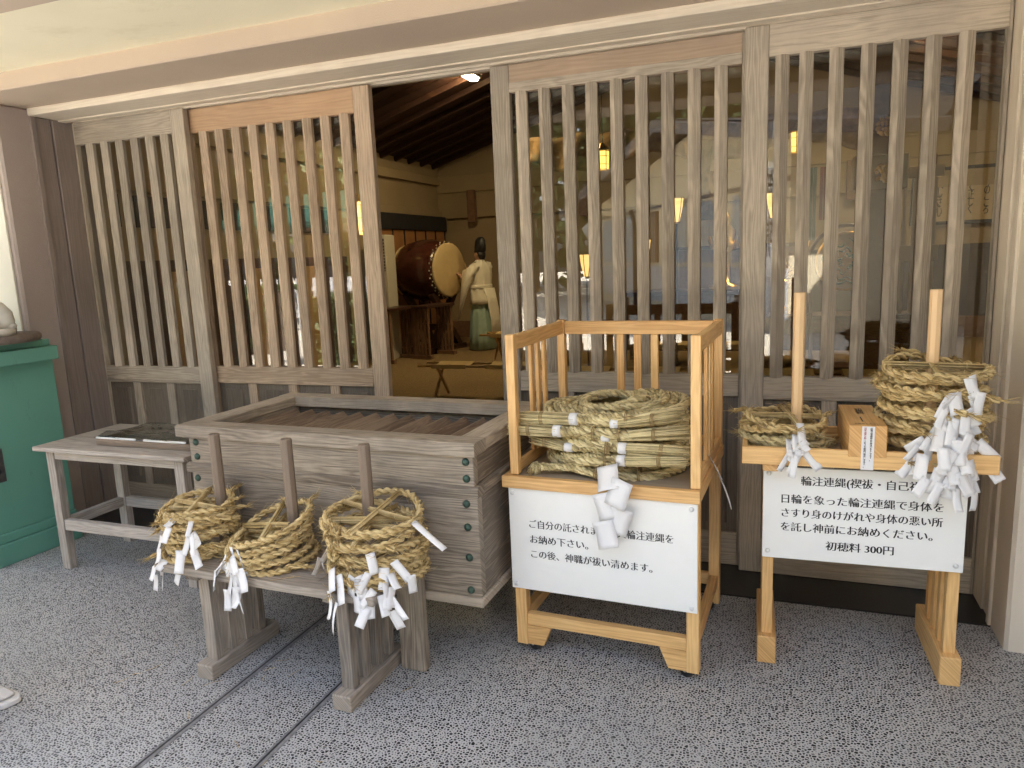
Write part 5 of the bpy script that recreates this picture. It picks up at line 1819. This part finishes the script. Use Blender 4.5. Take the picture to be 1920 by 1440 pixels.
# altar side: draped valance, banners, ornaments, patterned drum, tables, scroll
vl = MB()
vv, ff = [], []
nx = 90
x0v, x1v, yv = -3.2, 0.9, 9.2
for i in range(nx + 1):
    f = i / nx
    x = x0v + (x1v - x0v) * f
    sag = abs(math.sin(f * math.pi * 2.5))
    for j in range(7):
        g_ = j / 6
        zt_, zb_ = 2.98, 2.52 + 0.20 * (1 - sag)
        vv.append((x, yv + 0.045 * math.sin(f * 60 + j * 0.4) * (0.4 + g_), zt_ + (zb_ - zt_) * g_ + 0.02 * math.sin(f * 44)))
for i in range(nx):
    for j in range(6):
        a = i * 7 + j
        ff.append([a, a + 1, a + 8, a + 7])
vl.add(vv, ff, [(0, 0)] * len(vv))
o = vl.build('valance_curtain', 'curtain', None, True)
tag(o, 'swagged brown-gold curtain hanging across the hall behind the glass', 'curtain')
md = o.modifiers.new('thickness', 'SOLIDIFY')
md.thickness = 0.01
o = MB().loft([((-1.0, 9.1, 2.75), (0.16, 0, 0), (0, 0.05, 0)), ((-0.98, 9.1, 2.4), (0.10, 0, 0), (0, 0.05, 0)), ((-0.95, 9.1, 2.1), (0.14, 0, 0), (0, 0.06, 0)), ((-0.93, 9.1, 1.85), (0.17, 0, 0), (0, 0.06, 0))], 26, True, pleat(0.12, 6)).build('tied_curtain', 'curtain', None, True)
tag(o, 'bunched brown curtain tail hanging left of the centre post', 'curtain')
for lb, x, mt in (('deep green banner hanging behind the right door', 0.13, 'banner_green'), ('deep red banner hanging beside the green one', 0.30, 'banner_red')):
    b = MB()
    for k in range(4):
        b.box(x + k * 0.036, x + k * 0.036 + 0.032, 8.3 + 0.01 * (k % 2), 8.315 + 0.01 * (k % 2), 1.55 if mt == 'banner_green' else 1.75, 2.28, 0.002)
    o = b.build('banner', mt, None)
    tag(o, lb, 'banner', 'coloured banners in the hall')
for lb, px, pz in (('upper gold ball ornament on the hall post', 0.92, 2.46 + 0.2), ('lower gold ball ornament on the hall post', 0.92, 2.05 + 0.15)):
    b = MB()
    g = np.random.default_rng(int(pz * 100))
    for k in range(60):
        d = g.normal(size=3)
        d /= np.linalg.norm(d)
        b.ball(tuple(np.array([px, 8.6, pz]) + d * 0.085), 0.02, 6)
    o = b.build('gold_ornament', 'gold', None, True)
    tag(o, lb, 'ornament', 'gold ball ornaments')
ps = thing('hall_post', 'tan square timber post inside the hall behind the right door', 'post', (0.90, 8.9, FZ), 0)
MB().box(-0.13, 0.13, -0.13, 0.13, 0, 2.0, 0.006).build('shaft', 'brown_post', ps)
MB().box(-0.26, 0.26, -0.16, 0.16, 2.0, 2.35, 0.006).build('bracket', 'plaster', ps)
MB().box(-0.10, 0.10, -0.10, 0.10, 2.35, 3.7, 0.006).build('upper_shaft', 'brown_post', ps)
# patterned drum on stand
pd = thing('patterned_drum', 'small drum with dark scroll pattern on its pale face', 'drum', (0.62, 8.9, FZ), -4)
MB().lathe([(0.30, -0.02), (0.325, 0.0), (0.325, 0.10), (0.30, 0.12)], 36, (0, 0, 1.26), (0, 1, 0)).build('drum_rim', 'gold', pd, True)
MB().lathe([(0.30, 0.0), (0.001, 0.0)], 36, (0, -0.022, 1.26), (0, -1, 0)).build('drum_face', 'drum_skin', pd)
b = MB()
for k in range(3):
    for r_ in (0.07, 0.13, 0.19, 0.235):
        tt = np.linspace(k * 2.094 + r_ * 9, k * 2.094 + r_ * 9 + 1.5, 16)
        rr = r_ + 0.02 * np.sin(tt * 9)
        b.tube(np.stack([rr * np.cos(tt), np.full(16, -0.026), 1.26 + rr * np.sin(tt)], 1), np.linspace(0.014, 0.004, 16), 5)
b.build('scroll_pattern', 'banner_green', pd, True)
b = MB()
tt = np.linspace(0.2, math.pi - 0.2, 24)
b.tube(np.stack([0.39 * np.cos(tt), np.full(24, 0.05), 1.26 + 0.39 * np.sin(tt)], 1), 0.022, 8)
for sx in (-1, 1):
    b.tube([(sx * 0.382, 0.05, 1.33), (sx * 0.36, 0.05, 0.6), (sx * 0.34, 0.05, 0.0)], 0.022, 8)
b.box(-0.42, 0.42, -0.1, 0.2, 0.0, 0.1, 0.005)
b.build('drum_frame', 'dark_wood', pd)
# offering tables
for lb, x0, x1, y0, z1 in (('long dark lacquered altar table behind the centre door', -2.0, -0.35, 9.6, 0.95), ('dark lacquered altar table behind the right door', -0.2, 1.5, 9.7, 0.62), ('tall dark altar chest in the far middle', -1.6, 0.3, 11.6, 1.5)):
    o = thing('altar_table', lb, 'table', ((x0 + x1) / 2, y0, FZ), 0, 'dark altar tables')
    w = (x1 - x0) / 2
    MB().box(-w, w, -0.3, 0.3, z1 - 0.05, z1, 0.005).build('table_top', 'dark_wood', o)
    for sx in (-1, 1):
        for sy in (-1, 1):
            MB().box(sx * (w - 0.04) - 0.03, sx * (w - 0.04) + 0.03, sy * 0.26 - 0.03, sy * 0.26 + 0.03, 0, z1 - 0.0505, 0.004).build('leg', 'dark_wood', o)
    MB().box(-w + 0.08, w - 0.08, -0.27, -0.25, 0.2, z1 - 0.052, 0.003).build('front_panel', 'brocade', o)
MB_ = MB()
o = thing('gilt_fan_ornament', 'gilt spiky altar ornament on the dark table', 'ornament', (-0.05, 9.7, 0.672), 0)
b = MB()
b.lathe([(0.12, 0), (0.10, 0.05), (0.04, 0.12), (0.05, 0.3), (0.11, 0.36), (0.10, 0.42)], 14)
b.build('vase', 'gold', o, True)
b = MB()
g = np.random.default_rng(4)
for k in range(26):
    a = g.uniform(-1.2, 1.2)
    b.tube([(0, 0, 0.42), (math.sin(a) * 0.18, g.normal() * 0.05, 0.42 + math.cos(a) * 0.22)], [0.014, 0.004], 4)
b.build('leaves', 'gold', o)
o = thing('gilt_crown_ornament', 'gilt tiered crown ornament behind the centre door edge', 'ornament', (-0.72, 9.6, 1.002), 0)
b = MB()
b.lathe([(0.2, 0), (0.2, 0.04), (0.06, 0.08), (0.05, 0.45), (0.16, 0.5), (0.16, 0.56), (0.1, 0.6), (0.12, 0.72), (0.05, 0.8), (0.06, 0.86), (0.005, 0.98)], 16)
b.build('crown', 'gold', o, True)
b = MB()
for k in range(14):
    a = k / 14 * 2 * math.pi
    b.tube([(0.16 * math.cos(a), 0.16 * math.sin(a), 0.5), (0.22 * math.cos(a), 0.22 * math.sin(a), 0.66)], [0.012, 0.004], 4)
b.build('prongs', 'gold', o)
# tall wooden lattice partition at right
pt = thing('lattice_partition', 'pale slatted partition with a mid rail inside the right door', 'partition', (1.35, 9.6, FZ), 0)
b = MB()
for k in range(5):
    b.box(-0.22 + k * 0.10, -0.18 + k * 0.10, -0.02, 0.02, 0.42, 2.15, 0.002)
b.build('bars', 'plaster', pt)
b = MB()
b.box(-0.24, 0.26, -0.03, 0.03, 1.22, 1.40, 0.003)
b.box(-0.26, 0.28, -0.03, 0.03, 2.15, 2.28, 0.003)
b.box(-0.26, 0.28, -0.03, 0.03, 0.0, 0.42, 0.003)
b.build('rails', 'plaster', pt)
# framed calligraphy on the back wall
fr = thing('calligraphy_frame', 'wide dark framed calligraphy on the back wall at right', 'picture', (1.72, 12.64, 1.72), 0)
b = MB()
b.box(0, 1.45, -0.03, 0.02, 0.0, 0.05, 0.003)
b.box(0, 1.45, -0.03, 0.02, 0.78, 0.83, 0.003)
b.box(0, 0.05, -0.03, 0.02, 0.0505, 0.7795, 0.003)
b.box(1.40, 1.45, -0.03, 0.02, 0.0505, 0.7795, 0.003)
b.build('frame', 'black_band', fr)
MB().box(0.0505, 1.3995, -0.012, 0.01, 0.0505, 0.7795, 0.001).build('scroll', 'scroll', fr)
for k, (s_, z_, hh) in enumerate((('神に手を合す', 0.70, 0.55), ('美しき心', 0.72, 0.6), ('御神前', 0.62, 0.34), ('清く正しく', 0.70, 0.56), ('祈りのこころ', 0.73, 0.6), ('玉ぐし', 0.60, 0.32))):
    text(s_, 'calligraphy', hh, 0.085, 'ink', fr, (0.18 + k * 0.2, -0.0135, z_), vertical=True, fat=0.03)

# ================================================================== COURT seen only in the glass
# white gabled building
bd = thing('court_building', 'white gabled court building with blue-grey shutters reflected in the glass', 'building', (-1.42, -9.4, -0.03), 0)
ang = math.atan2(-0.875, -0.485)
bd.rotation_euler = (0, 0, ang)          # local +X runs along the wall away from the hall; the wall faces local -Y
# local x from -1.5 (near, right) to 13 (far)
wallp = [(-3.0, 0.0), (9.5, 0.0), (9.5, 3.05), (1.2, 4.15), (-3.0, 3.4)]
MB().prism([(z, x) for x, z in wallp], 1, 0.0, 5.0).build('wall', 'cream_wall', bd)
b = MB()
b.prism([(4.2, 1.2), (2.85, 11.0), (3.05, 11.0), (4.42, 1.2)], 1, -0.9, 5.8)
b.prism([(4.2, 1.2), (4.42, 1.2), (3.4, -4.2), (3.2, -4.2)], 1, -0.9, 5.8)
b.build('roof', 'tile', bd)
b = MB()
b.beam((1.2, -0.95, 4.26), (11.0, -0.95, 2.92), 0.06, 0.24)
b.beam((1.2, -0.95, 4.26), (-4.2, -0.95, 3.25), 0.06, 0.24)
b.box(-3.0, 9.5, -0.03, -0.001, 2.62, 2.70, 0.002)
b.build('fascia', 'eave_grey', bd)
for k in range(6):
    x = -2.2 + k * 1.9
    b = MB()
    b.box(x, x + 1.3, -0.06, -0.001, 1.25, 2.55, 0.004)
    f_ = b.build('window', 'shutter' if k not in (3,) else 'brown_post', bd)
    b = MB()
    for q in range(1, 8):
        b.box(x + q * 0.165 - 0.006, x + q * 0.165 + 0.006, -0.075, -0.0602, 1.27, 2.53, 0.001)
    b.build('shutter_ribs', 'shutter', f_)
b = MB()
for k in range(60):
    b.box(-3.0 + k * 0.2, -2.83 + k * 0.2, -0.05, -0.001, 0.25, 1.15, 0.003)
b.build('siding', 'siding', bd)
b = MB()
b.box(-2.85, -2.35, -0.15, -0.09, 1.0, 3.0, 0.004)
b.build('name_board', 'board_white', bd)
text('御札所', 'lettering', 1.5, 0.3, 'ink', bd, (-2.6, -0.155, 2.85), rot=(R(90), 0, 0), vertical=True)
MB().tube([(5.2, -0.2, 2.7), (5.2, -0.1, 2.3), (5.2, -0.1, 0.0)], 0.06, 8).build('drainpipe', 'dark_grille', bd, True)
# added wing to shade the court, and dark halls for the reflections
wg = thing('shading_wing', 'added white walled wing building shading the right side of the court', 'building', (3.72, 0.2, -0.03), 0)
MB().box(0, 5.0, -11.0, 0, 0, 4.2, 0.01).build('wall', 'white_plaster', wg)
b = MB()
b.box(-0.03, -0.001, -11.0, 0, 0, 1.1, 0.003)
b.build('wainscot', 'dark_wood', wg)
b = MB()
b.prism([(-0.5, 4.205), (5.5, 4.205), (5.5, 4.4), (2.5, 5.6), (-0.5, 4.4)][::-1] if False else [(4.205, -0.5), (4.4, -0.5), (5.6, 2.5), (4.4, 5.5), (4.205, 5.5)], 1, -11.4, 0.2)
b.build('roof', 'tile', wg)
lw_ = thing('bounce_building', 'unseen added building bouncing sunlight from left of the porch', 'building', (-8.6, 0.4, -0.03), 0)
MB().box(-4.0, 0, 0, 5.2, 0, 3.6, 0.01).build('wall', 'stucco', lw_)  # unseen building, added to bounce sunlight in from the left
b = MB()
b.prism([(3.605, -4.5), (3.75, -4.5), (4.9, -2.0), (3.75, 0.4), (3.605, 0.4)], 1, -0.3, 5.6)
b.build('roof', 'tile', lw_)
th_ = thing('timber_hall', 'dark timber hall with grey tiled roof reflected in the right door', 'building', (-0.4, -10.5, -0.03), 0)
MB().box(0, 9.0, -4.0, 0, 0, 2.9, 0.01).build('wall', 'dark_wood', th_)
b = MB()
for k in range(16):
    b.box(0.15 + k * 0.55, 0.35 + k * 0.55, 0.001, 0.05, 0.9, 2.3, 0.003)
b.build('white_slats', 'white_rail', th_)
b = MB()
b.prism([(-4.8, 2.905), (0.8, 2.905), (0.8, 3.05), (-2.0, 7.6), (-4.8, 3.05)], 0, -0.5, 9.6)
b.build('roof', 'tile', th_)
gt = thing('gate_building', 'dark timber gate building reflected in the leftmost door', 'building', (-21.5, -7.2, -0.03), 0)
MB().box(0, 6.2, -3.0, 0, 0, 4.4, 0.01).build('wall', 'dark_wood', gt)
b = MB()
b.prism([(-4.0, 4.405), (0.8, 4.405), (0.8, 4.55), (-1.5, 6.2), (-4.0, 4.55)], 0, -0.6, 6.4)
b.build('roof', 'tile', gt)


def hedge(label, loc, w, d, h, seed):  # made-up hedges, added to darken the second door's reflection
    g = np.random.default_rng(seed)
    n = 2600
    P = np.stack([g.uniform(0, w, n), g.uniform(-d, 0, n), g.uniform(0.02, h, n)], 1)
    k = g.integers(0, 3, n)
    P[k == 0, 1] = 0
    P[k == 1, 2] = h
    P += g.normal(size=(n, 3)) * 0.03
    d1 = g.normal(size=(n, 3))
    d1 /= np.linalg.norm(d1, axis=1, keepdims=True)
    d2 = np.cross(d1, g.normal(size=(n, 3)))
    d2 /= np.linalg.norm(d2, axis=1, keepdims=True)
    s_ = g.uniform(0.04, 0.09, n)[:, None]
    V = np.stack([P - d1 * s_, P + d2 * s_ * 0.6, P + d1 * s_, P - d2 * s_ * 0.6], 1).reshape(-1, 3)
    o = thing('darkening_hedge', label, 'hedge', loc, 0, 'added hedges darkening the glass')
    b = MB()
    b.add(V, np.arange(n * 4).reshape(-1, 4), np.zeros((n * 4, 2)))
    b.build('foliage', 'leaf', o)
    MB().box(0.06, w - 0.06, -d + 0.06, -0.06, 0, h - 0.06, 0.02).build('inner_mass', 'bark', o)


hedge('added dark hedge left of the sunny gap in the second door reflection', (-11.6, -3.6, -0.03), 3.0, 1.0, 1.15, 11)
hedge('added dark hedge right of the sunny gap in the second door reflection', (-7.0, -2.6, -0.03), 1.6, 1.0, 1.0, 12)
# tiled pavilion left
pv_ = thing('green_pavilion', 'green-roofed open pavilion reflected in the left doors', 'pavilion', (-11.5, -10.5, -0.03), 8)
for x in (-2.2, 0, 2.2):
    for y in (-1.2, 1.2):
        MB().box(x - 0.08, x + 0.08, y - 0.08, y + 0.08, 0, 2.5, 0.005).build('post', 'brown_post', pv_)
b = MB()
b.prism([(-1.9, 2.5), (1.9, 2.5), (1.9, 2.62), (0, 3.5), (-1.9, 2.62)], 0, -2.9, 2.9)
b.build('roof', 'roof_green', pv_)
fn = thing('white_fence', 'white picket fence across the sunny court', 'fence', (-15.5, -8.2, -0.03), 4)
b = MB()
for k in range(60):
    b.box(k * 0.17, k * 0.17 + 0.10, -0.015, 0.015, 0.05, 1.25, 0.003)
b.build('pickets', 'white_rail', fn)
b = MB()
b.box(0, 10.2, 0.016, 0.05, 0.3, 0.38, 0.003)
b.box(0, 10.2, 0.016, 0.05, 0.95, 1.03, 0.003)
b.build('rail', 'white_rail', fn)


def tree(label, loc, h, rad, seed, leaves=1800):
    g = np.random.default_rng(seed)
    o = thing('broadleaf_tree', label, 'tree', loc, g.uniform(0, 360), 'trees round the court')
    b = MB()
    b.tube([(0, 0, 0), (0.1, 0.05, h * 0.3), (0.0, 0.1, h * 0.6), (0.05, 0, h * 0.85)], [0.28, 0.22, 0.14, 0.05], 10)
    for k in range(7):
        a = g.uniform(0, 6.28)
        z = h * g.uniform(0.35, 0.65)
        b.tube([(0.05, 0.05, z), (math.cos(a) * rad * 0.4, math.sin(a) * rad * 0.4, z + h * 0.12), (math.cos(a) * rad * 0.8, math.sin(a) * rad * 0.8, z + h * 0.2)], [0.09, 0.06, 0.02], 6)
    b.build('trunk', 'bark', o, True)
    ncl = 38
    cl = []
    for _ in range(ncl):
        d = g.normal(size=3)
        d /= np.linalg.norm(d)
        cl.append(np.array([0, 0, h * 0.68]) + d * np.array([rad, rad, h * 0.3]) * g.uniform(0.35, 1.0))
    cl = np.array(cl)
    ci = g.integers(0, ncl, leaves)
    P = cl[ci] + g.normal(size=(leaves, 3)) * rad * 0.17
    s_ = g.uniform(0.09, 0.2, leaves)
    d1 = g.normal(size=(leaves, 3))
    d1 /= np.linalg.norm(d1, axis=1, keepdims=True)
    d2 = np.cross(d1, g.normal(size=(leaves, 3)))
    d2 /= np.linalg.norm(d2, axis=1, keepdims=True)
    V = np.stack([P - d1 * s_[:, None], P + d2 * s_[:, None] * 0.55, P + d1 * s_[:, None], P - d2 * s_[:, None] * 0.55], 1).reshape(-1, 3)
    F = np.arange(leaves * 4).reshape(-1, 4)
    b = MB()
    b.add(V, F, np.zeros((leaves * 4, 2)))
    b.build('crown', 'leaf', o)
    return o


g = np.random.default_rng(77)
n = 9000
a = g.uniform(R(-62), R(38), n)
a = a[(a < R(-48.0)) | (a > R(-43.3))]
n = len(a)
dd = g.uniform(30, 40, n)
cl = np.floor(a * 22) + 40
top = 10.5 + 3.0 * np.sin(cl * 2.3) + 1.5 * np.sin(cl * 5.1)
P = np.stack([np.sin(a) * dd, 6.8 - np.cos(a) * dd, top * np.sqrt(g.random(n))], 1)
d1 = g.normal(size=(n, 3)); d1 /= np.linalg.norm(d1, axis=1, keepdims=True)
d2 = np.cross(d1, g.normal(size=(n, 3))); d2 /= np.linalg.norm(d2, axis=1, keepdims=True)
s_ = g.uniform(0.35, 0.8, n)[:, None]
V = np.stack([P - d1 * s_, P + d2 * s_ * 0.6, P + d1 * s_, P - d2 * s_ * 0.6], 1).reshape(-1, 3)
b = MB()
b.add(V, np.arange(n * 4).reshape(-1, 4), np.zeros((n * 4, 2)))
o = b.build('sky_block_woods', 'leaf', None)  # unseen woods added to block low sky and darken the porch
tag(o, 'dark woods added to block low sky beyond the court', 'woods')
o['kind'] = 'stuff'
tree('tall leafy tree reflected in the second door from the left', (-15.6, -15.0, -0.03), 9.0, 2.7, 1, 2600)
tree('leafy tree beyond the white fence reflected in the leftmost door', (-23.0, -11.0, -0.03), 6.0, 2.4, 2, 1800)
tree('dark leafy tree behind the white gabled building', (-10.5, -24.0, -0.03), 10.0, 3.5, 3, 2600)
tree('added tall dark tree blocking sky at right behind the gabled building', (-6.2, -23.0, -0.03), 14.0, 4.2, 8, 3600)  # this tree and the next are added to block sky
tree('added tall dark tree blocking sky between the gabled building and timber hall', (-1.2, -19.0, -0.03), 13.0, 3.6, 9, 3600)
tree('dark leafy tree far behind the green pavilion', (-16.5, -24.0, -0.03), 9.0, 3.2, 5, 2000)
